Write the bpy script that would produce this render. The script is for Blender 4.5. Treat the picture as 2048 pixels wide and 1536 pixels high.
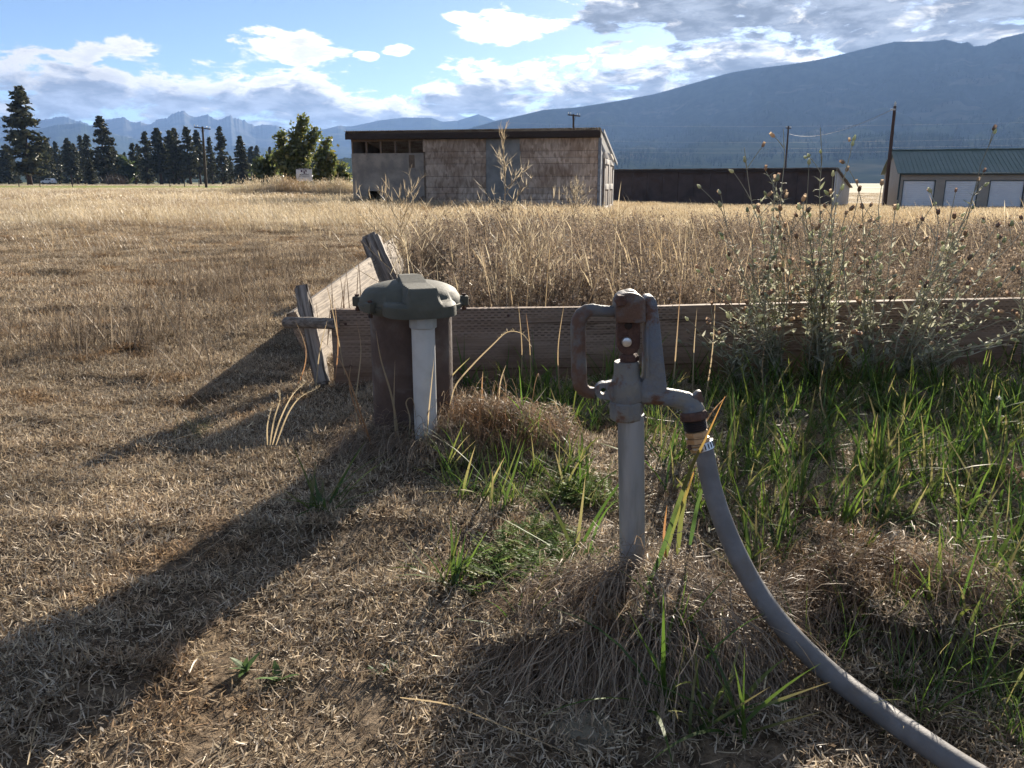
import bpy, bmesh, math, random
import numpy as np
from mathutils import Vector, Matrix

# ------------------------------------------------------------------ scene, camera, sky, sun, exposure
for o in list(bpy.data.objects):
    bpy.data.objects.remove(o, do_unlink=True)
SC = bpy.context.scene
COL = SC.collection
R = math.radians
F, H, PIT = 1580.0, 0.70, R(14.34)          # focal length in photo pixels, eye height, downward pitch

cam_data = bpy.data.cameras.new('camera')
cam_data.sensor_width = 36.0
cam_data.lens = 36.0 * F / 2048.0
cam_data.clip_start = 0.05
cam_data.clip_end = 60000.0
cam = bpy.data.objects.new('camera', cam_data)
cam.location = (0, 0, H)
cam.rotation_euler = (math.pi / 2 - PIT, 0, 0)
COL.objects.link(cam)
SC.camera = cam

SUN_AZ, SUN_EL = 19.5, 18.5                  # degrees: to the right of the view, above the horizon
SKY_STRENGTH = 0.05
SUN_STRENGTH = 5.0
EXPOSURE = 1.62
vs = SC.view_settings
vs.view_transform = 'Standard'; vs.look = 'None'; vs.gamma = 1.0; vs.exposure = EXPOSURE
vs.use_curve_mapping = False
SC.render.engine = 'CYCLES'
cy = SC.cycles
cy.use_denoising = True
try:
    cy.denoiser = 'OPENIMAGEDENOISE'
    cy.denoising_input_passes = 'RGB_ALBEDO_NORMAL'
    cy.denoising_prefilter = 'ACCURATE'
except Exception:
    pass
cy.max_bounces = 4; cy.diffuse_bounces = 2; cy.glossy_bounces = 1; cy.transmission_bounces = 3
cy.transparent_max_bounces = 4; cy.volume_bounces = 0
cy.use_adaptive_sampling = True; cy.adaptive_threshold = 0.014; cy.adaptive_min_samples = 16
cy.sample_clamp_indirect = 6.0
cy.caustics_reflective = False; cy.caustics_refractive = False

def ray(x, y):
    u = (x - 1024) / F; v = -(y - 768) / F
    return np.array([u, math.cos(PIT) + v * math.sin(PIT), -math.sin(PIT) + v * math.cos(PIT)])
def G(x, y, z=0.0):
    """photo pixel -> point on the plane of height z"""
    d = ray(x, y); t = (z - H) / d[2]
    return np.array([0, 0, H]) + d * t
def V(x, y, Y):
    """photo pixel -> point at distance Y"""
    d = ray(x, y)
    return np.array([0, 0, H]) + d * (Y / d[1])
def azel(x, y):
    d = ray(x, y)
    return math.degrees(math.atan2(d[0], d[1])), math.degrees(math.atan2(d[2], math.hypot(d[0], d[1])))

class NT:
    """small helper to write node trees"""
    def __init__(s, nt): s.nt = nt
    def n(s, t, **kw):
        nd = s.nt.nodes.new(t)
        for k, v in kw.items(): setattr(nd, k, v)
        return nd
    def put(s, sock, v):
        if isinstance(v, bpy.types.NodeSocket): s.nt.links.new(v, sock)
        elif v is not None:
            if hasattr(sock.default_value, '__len__') and not hasattr(v, '__len__'): v = (v,) * len(sock.default_value)
            if hasattr(sock.default_value, '__len__') and len(sock.default_value) == 4 and len(v) == 3: v = (*v, 1)
            sock.default_value = v
    def m(s, op, a, b=None, c=None, clamp=False):
        nd = s.n('ShaderNodeMath', operation=op, use_clamp=clamp)
        for i, v in enumerate((a, b, c)): s.put(nd.inputs[i], v)
        return nd.outputs[0]
    def vm(s, op, a, b=None, scale=None):
        nd = s.n('ShaderNodeVectorMath', operation=op)
        s.put(nd.inputs[0], a)
        if b is not None: s.put(nd.inputs[1], b)
        if scale is not None: s.put(nd.inputs['Scale'], scale)
        return nd.outputs['Value'] if op in ('LENGTH', 'DOT_PRODUCT', 'DISTANCE') else nd.outputs[0]
    def mr(s, v, a, b, c=0.0, d=1.0, smooth=True):
        nd = s.n('ShaderNodeMapRange', interpolation_type='SMOOTHSTEP' if smooth else 'LINEAR')
        for i, q in enumerate((v, a, b, c, d)): s.put(nd.inputs[i], q)
        return nd.outputs[0]
    def mix(s, f, a, b, mode='MIX'):
        nd = s.n('ShaderNodeMix', data_type='RGBA', blend_type=mode)
        s.put(nd.inputs[0], f); s.put(nd.inputs[6], a); s.put(nd.inputs[7], b)
        return nd.outputs[2]
    def noise(s, vec, scale, detail=4, rough=0.55, dist=0.0, out=0):
        nd = s.n('ShaderNodeTexNoise')
        if vec is not None: s.put(nd.inputs['Vector'], vec)
        s.put(nd.inputs['Scale'], scale); s.put(nd.inputs['Detail'], detail)
        s.put(nd.inputs['Roughness'], rough); s.put(nd.inputs['Distortion'], dist)
        return nd.outputs[out]
    def map(s, vec, scale=(1, 1, 1), loc=(0, 0, 0), rot=(0, 0, 0)):
        nd = s.n('ShaderNodeMapping')
        s.put(nd.inputs[0], vec); nd.inputs[1].default_value = loc; nd.inputs[2].default_value = rot; nd.inputs[3].default_value = scale
        return nd.outputs[0]

# ---- world: Nishita sky with broken cloud (cloud banks laid out by compass bearing and elevation)
CLOUDS = [  # photo x, y, half width, half height, weight
    (230, 185, 400, 62, 0.75), (560, 205, 300, 62, 0.75), (800, 228, 260, 46, 0.75), (1060, 182, 260, 58, 0.75),
    (1290, 150, 230, 62, 0.75), (1490, 112, 190, 44, 0.68), (585, 93, 100, 34, 0.80), (277, 99, 60, 26, 0.71),
    (180, 107, 32, 24, 0.56), (40, 106, 55, 22, 0.56), (1030, 50, 105, 36, 0.71), (1425, 62, 95, 28, 0.68),
    (1760, -55, 600, 118, 1.40), (1850, 62, 190, 40, 0.68), (1990, 74, 90, 28, 0.71), (1690, 94, 60, 22, 0.60),
    (885, 141, 36, 12, 0.52), (795, 100, 26, 9, 0.45), (730, 112, 20, 8, 0.41), (1292, 100, 34, 14, 0.52), (930, 34, 40, 12, 0.45)]
world = bpy.data.worlds.new('World'); SC.world = world; world.use_nodes = True
wn = NT(world.node_tree); world.node_tree.nodes.clear()

tc = wn.n('ShaderNodeTexCoord')
def cloud_fields(t, vec):
    sep = t.n('ShaderNodeSeparateXYZ'); t.put(sep.inputs[0], vec)
    az = t.m('MULTIPLY', t.m('ARCTAN2', sep.outputs[0], sep.outputs[1]), 180 / math.pi)
    el = t.m('MULTIPLY', t.m('ARCSINE', sep.outputs[2]), 180 / math.pi)
    ae = t.n('ShaderNodeCombineXYZ'); t.put(ae.inputs[0], az); t.put(ae.inputs[1], el)
    up = t.n('ShaderNodeVectorMath', operation='ADD'); t.put(up.inputs[0], ae.outputs[0]); up.inputs[1].default_value = (0.5, 1.0, 0)
    def union(vec2, blobs):
        best = None
        for (x, y, rx, ry, w) in blobs:
            a, e = azel(x, y); ra = math.degrees(rx / F) * 0.96; re = math.degrees(ry / F) * 0.96
            nd = t.n('ShaderNodeVectorMath', operation='MULTIPLY_ADD')
            t.put(nd.inputs[0], vec2); nd.inputs[1].default_value = (1 / ra, 1 / re, 0); nd.inputs[2].default_value = (-a / ra, -e / re, 0)
            v = t.m('MULTIPLY_ADD', t.vm('DOT_PRODUCT', nd.outputs[0], nd.outputs[0]), -w, w)
            best = v if best is None else t.m('MAXIMUM', best, v)
        return best
    big = [c for c in CLOUDS if c[2] > 150]
    best = union(ae.outputs[0], CLOUDS); above = union(up.outputs[0], big)
    sq = t.vm('MULTIPLY', vec, (1, 1, 3.0))
    n1 = t.noise(sq, 15.0, 8, 0.64, 0.35)
    n1b = t.noise(t.vm('ADD', sq, (0.006, 0.0, 0.036)), 15.0, 5, 0.62, 0.35)
    n2 = t.noise(sq, 4.0, 2, 0.5, 0.0)
    # the same weather goes on all round: a bank low over the hills and scattered cloud higher up
    high = t.m('MAXIMUM', t.mr(t.m('ABSOLUTE', az), 33, 40), t.mr(el, 11.5, 15))
    bank = t.m('SUBTRACT', 0.75, t.m('MULTIPLY', t.m('ABSOLUTE', t.m('SUBTRACT', el, 5.0)), 0.45))
    scat = t.m('MULTIPLY', t.m('SUBTRACT', n2, 0.52), 6.0)
    gen = t.m('MULTIPLY_ADD', t.m('SUBTRACT', 1.0, high), -9.0, t.m('MAXIMUM', bank, scat))
    best = t.m('MINIMUM', t.m('MAXIMUM', t.m('MAXIMUM', best, gen), -2.0), 0.8)
    above = t.m('MINIMUM', t.m('MAXIMUM', t.m('MAXIMUM', above, gen), -0.45), 0.8)
    d0 = t.m('MULTIPLY_ADD', best, 0.60, t.m('MULTIPLY_ADD', n1, 2.5, -1.30))
    d1 = t.m('MULTIPLY_ADD', above, 0.62, t.m('MULTIPLY_ADD', n1b, 2.1, -1.02))
    return d0, d1
d0, d1 = cloud_fields(wn, tc.outputs['Generated'])
sky = wn.n('ShaderNodeTexSky', sky_type='NISHITA', sun_disc=False)
sky.sun_elevation = R(SUN_EL); sky.sun_rotation = R(SUN_AZ)
sky.altitude = 1100; sky.air_density = 0.66; sky.dust_density = 0.3; sky.ozone_density = 1.7
skyc = wn.vm('SCALE', sky.outputs[0], scale=SKY_STRENGTH)
sund = (math.sin(R(SUN_AZ)) * math.cos(R(SUN_EL)), math.cos(R(SUN_AZ)) * math.cos(R(SUN_EL)), math.sin(R(SUN_EL)))
cosv = wn.vm('DOT_PRODUCT', tc.outputs['Generated'], sund)
near = wn.mr(cosv, 0.55, 1.0)
bright = wn.m('ADD', 0.30, wn.m('MULTIPLY', near, 0.30))
thick = wn.m('MAXIMUM', wn.mr(d1, -0.06, 0.42), wn.m('MULTIPLY', wn.mr(d0, 0.15, 0.6), 0.40))
white = wn.vm('SCALE', (1.0, 0.96, 0.9), scale=bright)
grey = wn.mix(near, (0.115, 0.13, 0.16), (0.10, 0.11, 0.125))
tex = wn.noise(wn.vm('MULTIPLY', tc.outputs['Generated'], (1, 1, 3.2)), 26.0, 5, 0.6, 0.3)
grey = wn.vm('SCALE', grey, scale=wn.mr(tex, 0.34, 0.68, 0.78, 1.75))
ccol = wn.mix(thick, white, grey)
alpha = wn.mr(d0, -0.03, 0.22)
final = wn.mix(alpha, skyc, ccol)
bg = wn.n('ShaderNodeBackground'); wn.put(bg.inputs[0], final); bg.inputs[1].default_value = 1.0
wo = wn.n('ShaderNodeOutputWorld'); wn.put(wo.inputs[0], bg.outputs[0])
world.cycles.sampling_method = 'MANUAL'; world.cycles.sample_map_resolution = 512

sun_data = bpy.data.lights.new('sun', 'SUN')
sun_data.energy = SUN_STRENGTH; sun_data.angle = R(0.53); sun_data.color = (1.0, 0.90, 0.76)
sun = bpy.data.objects.new('sun', sun_data)
sun.rotation_euler = Vector(sund).to_track_quat('Z', 'Y').to_euler()
sun.location = (5, 10, 20)
COL.objects.link(sun)

# ------------------------------------------------------------------ helpers
rng = np.random.default_rng(11)
random.seed(5)

def tag(o, label=None, cat=None, group=None, kind=None):
    if label: o['label'] = label
    if cat: o['category'] = cat
    if group: o['group'] = group
    if kind: o['kind'] = kind
    return o

def np_mesh(name, vs_, quads=None, tris=None, cols=None, smooth=False):
    vs_ = np.asarray(vs_, dtype=np.float32)
    me = bpy.data.meshes.new(name)
    me.vertices.add(len(vs_)); me.vertices.foreach_set('co', vs_.ravel())
    parts = []; tot = []
    if quads is not None and len(quads): parts.append(np.asarray(quads, np.int32).ravel()); tot.append(np.full(len(quads), 4, np.int32))
    if tris is not None and len(tris): parts.append(np.asarray(tris, np.int32).ravel()); tot.append(np.full(len(tris), 3, np.int32))
    idx = np.concatenate(parts); tot = np.concatenate(tot)
    me.loops.add(len(idx)); me.loops.foreach_set('vertex_index', idx)
    me.polygons.add(len(tot))
    me.polygons.foreach_set('loop_start', np.concatenate([[0], np.cumsum(tot)[:-1]]).astype(np.int32))
    if smooth: me.polygons.foreach_set('use_smooth', np.ones(len(tot), bool))
    if cols is not None:
        a = me.attributes.new('col', 'FLOAT_COLOR', 'POINT')
        c4 = np.ones((len(vs_), 4), np.float32); c4[:, :3] = cols
        a.data.foreach_set('color', c4.ravel())
    me.update(calc_edges=True)
    return me

def link(name, me, m=None, parent=None, col=None):
    o = bpy.data.objects.new(name, me)
    (col or COL).objects.link(o)
    if m is not None:
        me.materials.clear(); me.materials.append(m)
    if parent is not None: o.parent = parent
    return o

def empty(name, loc, rz=0.0):
    o = bpy.data.objects.new(name, None); COL.objects.link(o)
    o.location = loc; o.rotation_euler = (0, 0, rz); o.empty_display_size = 0.1
    return o

def bm_mesh(bm, name, smooth=False, angle=None):
    bmesh.ops.recalc_face_normals(bm, faces=bm.faces)
    me = bpy.data.meshes.new(name); bm.to_mesh(me); bm.free()
    if smooth:
        for p in me.polygons: p.use_smooth = True
        if angle: me.set_sharp_from_angle(angle=R(angle))
    return me

def box_bm(bm, c, s, rot=None, bevel=0.0):
    r = bmesh.ops.create_cube(bm, size=1.0)
    vv = r['verts']
    M = Matrix.Translation(Vector(c)) @ (rot.to_4x4() if rot is not None else Matrix.Identity(4)) @ Matrix.Diagonal((*s, 1))
    bmesh.ops.transform(bm, matrix=M, verts=vv)
    if bevel > 0:
        es = list({e for v in vv for e in v.link_edges})
        bmesh.ops.bevel(bm, geom=es, offset=bevel, segments=2, affect='EDGES', profile=0.6)

def box(name, c, s, m, parent=None, rot=None, bevel=0.0, jitter=0.0):
    bm = bmesh.new(); box_bm(bm, c, s, rot, bevel)
    if jitter:
        for v in bm.verts: v.co += Vector([random.uniform(-1, 1) * jitter for _ in range(3)])
    return link(name, bm_mesh(bm, name, bevel > 0, 40), m, parent)

def tube_bm(bm, pts, radii, seg=12, cap=True, squash=None):
    """tube along points; squash=(a,b) makes an oval section"""
    pts = [Vector(p) for p in pts]
    if not hasattr(radii, '__len__'): radii = [radii] * len(pts)
    rings = []; up = None
    for i, p in enumerate(pts):
        t = (pts[min(i + 1, len(pts) - 1)] - pts[max(i - 1, 0)]).normalized()
        if up is None:
            up = Vector((0, 1, 0)) if abs(t.y) < .9 else Vector((1, 0, 0))
        x = (up - t * up.dot(t)).normalized(); y = t.cross(x); up = x
        a, b = squash or (1, 1)
        rings.append([bm.verts.new(p + x * (math.cos(k * 2 * math.pi / seg) * radii[i] * a) + y * (math.sin(k * 2 * math.pi / seg) * radii[i] * b)) for k in range(seg)])
    for i in range(len(rings) - 1):
        for k in range(seg):
            bm.faces.new((rings[i][k], rings[i][(k + 1) % seg], rings[i + 1][(k + 1) % seg], rings[i + 1][k]))
    if cap:
        bm.faces.new(rings[0][::-1]); bm.faces.new(rings[-1])

def tube(name, pts, radii, m, parent=None, seg=12, squash=None, angle=50):
    bm = bmesh.new(); tube_bm(bm, pts, radii, seg, True, squash)
    return link(name, bm_mesh(bm, name, True, angle), m, parent)

def lathe(name, base, prof, m, parent=None, seg=32, axis=None, angle=40, smooth=True):
    """prof: list of (radius, height along axis) from base"""
    axis = Vector(axis).normalized() if axis is not None else Vector((0, 0, 1))
    q = Vector((0, 0, 1)).rotation_difference(axis)
    bm = bmesh.new(); rings = []
    for r, h in prof:
        rings.append([bm.verts.new(Vector(base) + q @ Vector((math.cos(k * 2 * math.pi / seg) * r, math.sin(k * 2 * math.pi / seg) * r, h))) for k in range(seg)])
    for i in range(len(rings) - 1):
        for k in range(seg):
            bm.faces.new((rings[i][k], rings[i][(k + 1) % seg], rings[i + 1][(k + 1) % seg], rings[i + 1][k]))
    bm.faces.new(rings[0][::-1]); bm.faces.new(rings[-1])
    return link(name, bm_mesh(bm, name, smooth, angle), m, parent)

def prism(name, outline, y0, y1, m, parent=None, bevel=0.0, hole=None):
    """outline: list of (x,z); extruded from y0 to y1. hole: (x,z,r)"""
    bm = bmesh.new()
    a = [bm.verts.new((x, y0, z)) for x, z in outline]; b = [bm.verts.new((x, y1, z)) for x, z in outline]
    n = len(a)
    for i in range(n): bm.faces.new((a[i], a[(i + 1) % n], b[(i + 1) % n], b[i]))
    if hole:
        hx, hz, hr = hole; k = 14
        ha = [bm.verts.new((hx + hr * math.cos(j * 2 * math.pi / k), y0, hz + hr * math.sin(j * 2 * math.pi / k))) for j in range(k)]
        hb = [bm.verts.new((v.co.x, y1, v.co.z)) for v in ha]
        for i in range(k): bm.faces.new((ha[i], hb[i], hb[(i + 1) % k], ha[(i + 1) % k]))
        for ring, hr_ in ((a, ha), (b, hb)):
            es = []
            for L in (ring, hr_):
                for i in range(len(L)):
                    es.append(bm.edges.get((L[i], L[(i + 1) % len(L)])))
            bmesh.ops.triangle_fill(bm, edges=es, use_beauty=True)
    else:
        bm.faces.new(a); bm.faces.new(b[::-1])
        if bevel:
            bmesh.ops.recalc_face_normals(bm, faces=bm.faces)
            bmesh.ops.bevel(bm, geom=[e for e in bm.edges], offset=bevel, segments=3, affect='EDGES', profile=0.6)
    return link(name, bm_mesh(bm, name, True, 35), m, parent)

# ---- materials
def new_mat(name):
    m = bpy.data.materials.new(name); m.use_nodes = True
    m.node_tree.nodes.clear()
    t = NT(m.node_tree); out = t.n('ShaderNodeOutputMaterial')
    return m, t, out

def solid(name, c1, c2=None, scale=8.0, rough=0.7, metal=0.0, bump=0.0, bscale=60.0, stretch=(1, 1, 1), c3=None, s3=3.0, lo3=.55, hi3=.68, spec=0.4, detail=5, lo=.35, hi=.65):
    m, t, out = new_mat(name)
    tcn = t.n('ShaderNodeTexCoord'); vec = t.map(tcn.outputs['Object'], stretch)
    p = t.n('ShaderNodeBsdfPrincipled')
    col = c1
    if c2 is not None:
        col = t.mix(t.mr(t.noise(vec, scale, detail, .6), lo, hi), c1, c2)
    if c3 is not None:
        col = t.mix(t.mr(t.noise(vec, s3, 6, .65, .3), lo3, hi3), col, c3)
    t.put(p.inputs['Base Color'], col)
    t.put(p.inputs['Roughness'], rough); t.put(p.inputs['Metallic'], metal); t.put(p.inputs['Specular IOR Level'], spec)
    if bump:
        b = t.n('ShaderNodeBump'); b.inputs['Strength'].default_value = bump; b.inputs['Distance'].default_value = 0.01
        t.put(b.inputs['Height'], t.noise(vec, bscale, 4, .6)); t.put(p.inputs['Normal'], b.outputs[0])
    t.put(out.inputs[0], p.outputs[0])
    return m

def leafy(name, trans=0.4, gloss=0.06, patch=0.25, pscale=1.5, inst=0.25, tint=None, tint_scale=0.6, tint_lo=.5, tint_hi=.62):
    """foliage: colour attribute x patchy noise, diffuse + translucent + a little sheen"""
    m, t, out = new_mat(name)
    at = t.n('ShaderNodeAttribute', attribute_name='col')
    geo = t.n('ShaderNodeNewGeometry'); oi = t.n('ShaderNodeObjectInfo')
    n = t.noise(geo.outputs['Position'], pscale, 3, .6)
    f = t.m('ADD', 1 - patch, t.m('MULTIPLY', n, 2 * patch))
    f = t.m('MULTIPLY', f, t.m('ADD', 1 - inst, t.m('MULTIPLY', oi.outputs['Random'], 2 * inst)))
    col = t.vm('SCALE', at.outputs['Color'], scale=f)
    if tint is not None:
        col = t.mix(t.mr(t.noise(geo.outputs['Position'], tint_scale, 3, .6), tint_lo, tint_hi), col, t.mix(1.0, col, tint, 'MULTIPLY'))
    d = t.n('ShaderNodeBsdfDiffuse'); t.put(d.inputs[0], col)
    tr = t.n('ShaderNodeBsdfTranslucent'); t.put(tr.inputs[0], col)
    mx = t.n('ShaderNodeMixShader'); mx.inputs[0].default_value = trans
    t.put(mx.inputs[1], d.outputs[0]); t.put(mx.inputs[2], tr.outputs[0])
    gl = t.n('ShaderNodeBsdfGlossy'); gl.inputs['Roughness'].default_value = 0.42; t.put(gl.inputs[0], (1, 1, 1))
    m2 = t.n('ShaderNodeMixShader'); m2.inputs[0].default_value = gloss
    t.put(m2.inputs[1], mx.outputs[0]); t.put(m2.inputs[2], gl.outputs[0])
    t.put(out.inputs[0], m2.outputs[0])
    return m

# ---- ribbon strips (grass, straw, stems)
def blades(base, az, length, lean, curve, width, nseg, col, tipcol=None, taper=1.4, twist=None, basew=1.0):
    """returns V, quads, cols for N curved ribbons"""
    base = np.asarray(base, float); N = len(base)
    f = lambda a: np.broadcast_to(np.asarray(a, float), (N,)).copy()
    az, length, lean, curve, width = map(f, (az, length, lean, curve, width))
    tw = f(0 if twist is None else twist)
    col = np.broadcast_to(np.asarray(col, float), (N, 3))
    tipcol = col if tipcol is None else np.broadcast_to(np.asarray(tipcol, float), (N, 3))
    hx, hy = np.sin(az), np.cos(az)
    side = np.stack([np.cos(az + tw), -np.sin(az + tw), np.zeros(N)], 1)
    P = base.copy(); out = []; cs = []
    for i in range(nseg + 1):
        s = i / nseg
        w = width * (basew + (1 - basew) * min(1, s * 4)) * max(0.04, (1 - s ** taper)) * 0.5
        out.append(P - side * w[:, None]); out.append(P + side * w[:, None])
        c = col * (1 - s) + tipcol * s; cs += [c, c]
        th = lean + curve * (i + .5) / nseg
        step = (length / nseg)[:, None] * np.stack([np.sin(th) * hx, np.sin(th) * hy, np.cos(th)], 1)
        P = P + step
    Vv = np.stack(out, 1).reshape(-1, 3); C = np.stack(cs, 1).reshape(-1, 3)
    k = 2 * (nseg + 1); b0 = np.arange(N) * k
    q = np.concatenate([np.stack([b0 + 2 * i, b0 + 2 * i + 1, b0 + 2 * i + 3, b0 + 2 * i + 2], 1) for i in range(nseg)])
    return Vv, q, C

def join(parts):
    vs_, qs, cs, off = [], [], [], 0
    for v, q, c in parts:
        vs_.append(v); qs.append(q + off); cs.append(c); off += len(v)
    return np.concatenate(vs_), np.concatenate(qs), np.concatenate(cs)

def pal(cols, n, r, jit=0.12):
    c = np.asarray(cols, float)[r.integers(0, len(cols), n)]
    return np.clip(c * (1 + r.normal(0, jit, (n, 1))), 0.004, .95)

LIB = {}
def library(key, meshes, m):
    c = bpy.data.collections.new('lib_' + key)
    for i, me in enumerate(meshes):
        o = bpy.data.objects.new('%s_piece' % key, me); me.materials.clear(); me.materials.append(m); c.objects.link(o)
    LIB[key] = (c, len(meshes))

def scatter(name, key, pts, rz, scl, label, cat, tilt=None, parent=None):
    c, n = LIB[key]
    pts = np.asarray(pts, np.float32); N = len(pts)
    me = bpy.data.meshes.new(name); me.vertices.add(N); me.vertices.foreach_set('co', pts.ravel())
    rot = np.zeros((N, 3), np.float32)
    if tilt is not None: rot[:, :2] = tilt
    rot[:, 2] = rz
    a = me.attributes.new('rot', 'FLOAT_VECTOR', 'POINT'); a.data.foreach_set('vector', rot.ravel())
    a = me.attributes.new('scl', 'FLOAT', 'POINT'); a.data.foreach_set('value', np.broadcast_to(np.asarray(scl, np.float32), (N,)).copy())
    a = me.attributes.new('pick', 'INT', 'POINT'); a.data.foreach_set('value', rng.integers(0, n, N).astype(np.int32))
    o = bpy.data.objects.new(name, me); COL.objects.link(o)
    if parent is not None: o.parent = parent
    g = bpy.data.node_groups.new('scatter_' + name, 'GeometryNodeTree')
    g.interface.new_socket('Geometry', in_out='INPUT', socket_type='NodeSocketGeometry')
    g.interface.new_socket('Geometry', in_out='OUTPUT', socket_type='NodeSocketGeometry')
    nd = g.nodes; L = g.links.new
    gi, go = nd.new('NodeGroupInput'), nd.new('NodeGroupOutput')
    ci = nd.new('GeometryNodeCollectionInfo'); ci.inputs['Collection'].default_value = c
    ci.inputs['Separate Children'].default_value = True; ci.inputs['Reset Children'].default_value = True
    ip = nd.new('GeometryNodeInstanceOnPoints'); ip.inputs['Pick Instance'].default_value = True
    def na(nm, dt):
        q = nd.new('GeometryNodeInputNamedAttribute'); q.data_type = dt; q.inputs['Name'].default_value = nm; return q.outputs['Attribute']
    e2r = nd.new('FunctionNodeEulerToRotation')
    L(na('rot', 'FLOAT_VECTOR'), e2r.inputs[0]); L(e2r.outputs[0], ip.inputs['Rotation'])
    L(na('scl', 'FLOAT'), ip.inputs['Scale']); L(na('pick', 'INT'), ip.inputs['Instance Index'])
    L(gi.outputs[0], ip.inputs['Points']); L(ci.outputs[0], ip.inputs['Instance']); L(ip.outputs[0], go.inputs[0])
    md = o.modifiers.new('scatter', 'NODES'); md.node_group = g
    tag(o, label, cat, kind='stuff')
    return o

def vnoise(x, y, s, seed=0):
    """cheap smooth value noise 0..1"""
    x = np.asarray(x, float) * s + seed * 17.3; y = np.asarray(y, float) * s + seed * 9.1
    xi, yi = np.floor(x), np.floor(y); fx, fy = x - xi, y - yi
    fx = fx * fx * (3 - 2 * fx); fy = fy * fy * (3 - 2 * fy)
    h = lambda a, b: np.modf(np.abs(np.sin(a * 127.1 + b * 311.7 + seed) * 43758.5453))[0]
    return (h(xi, yi) * (1 - fx) + h(xi + 1, yi) * fx) * (1 - fy) + (h(xi, yi + 1) * (1 - fx) + h(xi + 1, yi + 1) * fx) * fy
def fbm(x, y, s, seed=0, o=4):
    v = 0; a = .5; t = 0
    for k in range(o):
        v = v + a * vnoise(x, y, s * 2 ** k, seed + k); t += a; a *= .5
    return v / t
def sst(a, b, x):
    t = np.clip((np.asarray(x, float) - a) / (b - a), 0, 1); return t * t * (3 - 2 * t)

# ------------------------------------------------------------------ ground
HYD = V(1262, 1190, 1.19); HYD[2] = 0.03
WELL = np.array([-0.272, 2.105, 0.0])
MOUNDS = [  # x, y, rx, ry, height of grown-over lumps
    (HYD[0] + .01, HYD[1] - .10, .21, .13, .085), (G(1770, 1240)[0], G(1770, 1240)[1], .17, .11, .065),
    (WELL[0] + .08, WELL[1] - .10, .34, .26, .05), (G(1010, 900)[0], G(1010, 900)[1], .22, .16, .05)]
SIGN_D = 50.0
SMOUND = V(622, 392, 45.0)
def gz(x, y):
    x = np.asarray(x, float); y = np.asarray(y, float)
    r = np.hypot(x, y); yy = np.maximum(y, .01)
    fr = np.where(y > 0, sst(-.35, .3, x / yy), 0.5)
    z = -1.9 * np.clip((r - 8) / 100, 0, 1) ** .9 * fr
    z = z + (fbm(x, y, 3.0, 3) - .5) * .05 * (r < 30) + (fbm(x, y, 11.0, 6, 2) - .5) * .016 * (r < 6) + (fbm(x, y, .35, 8) - .5) * .12 * sst(2.5, 8, r) * (r < 200)
    for mx, my, rx, ry, h in MOUNDS:
        z = z + h * np.exp(-(((x - mx) / rx) ** 2 + ((y - my) / ry) ** 2) * 1.6)
    for ox, oy, rx, ry, h in ((-1.7, 0, 1.6, 1.8, .55), (1.5, .3, 1.9, 1.8, .58), (-3.2, -1.0, 2.0, 1.4, .2)):
        z = z + h * np.exp(-(((x - SMOUND[0] - ox) / rx) ** 2 + ((y - SMOUND[1] - oy) / ry) ** 2) * 1.4)
    return z

def ground_material():
    m, t, out = new_mat('dry_field_soil')
    geo = t.n('ShaderNodeNewGeometry'); pos = geo.outputs['Position']
    sep = t.n('ShaderNodeSeparateXYZ'); t.put(sep.inputs[0], pos)
    r = t.vm('LENGTH', pos)
    fine = t.noise(pos, 45, 6, .7); mid = t.noise(pos, 2.2, 5, .6)
    near = t.mix(t.mr(fine, .35, .68), (.06, .044, .03), (.24, .18, .12))
    near = t.mix(t.mr(mid, .5, .7), near, (.09, .065, .042))
    farv = t.map(pos, (.02, .09, 1))
    far = t.mix(t.mr(t.noise(farv, 1.6, 5, .6), .35, .65), (.36, .28, .165), (.24, .18, .11))
    far = t.mix(t.mr(t.noise(t.map(pos, (.3, 1.1, 1)), 1.0, 4, .7), .45, .7), far, (.20, .15, .085))
    # watered green strip along the road on the left
    gmask = t.m('MULTIPLY', t.mr(sep.outputs[1], 82, 96), t.mr(sep.outputs[1], 150, 168, 1, 0))
    gmask = t.m('MULTIPLY', gmask, t.mr(t.m('ADD', sep.outputs[0], t.m('MULTIPLY', sep.outputs[1], .28)), -12, 8, 1, 0))
    gmask = t.m('MULTIPLY', gmask, t.mr(t.noise(farv, 3.0, 4, .6), .3, .55))
    far = t.mix(gmask, far, (.20, .24, .045))
    vfar = t.mix(t.mr(t.noise(t.map(pos, (.002, .005, 1)), 1.5, 4, .6), .4, .6), (.14, .15, .06), (.32, .27, .14))
    far = t.mix(t.mr(r, 180, 420), far, vfar)
    col = t.mix(t.mr(r, 5, 16), near, far)
    p = t.n('ShaderNodeBsdfPrincipled'); t.put(p.inputs['Base Color'], col); t.put(p.inputs['Roughness'], .95); t.put(p.inputs['Specular IOR Level'], .1)
    b = t.n('ShaderNodeBump'); b.inputs['Strength'].default_value = .7; b.inputs['Distance'].default_value = .015
    t.put(b.inputs['Height'], fine); t.put(p.inputs['Normal'], b.outputs[0])
    t.put(out.inputs[0], p.outputs[0]); return m

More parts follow.
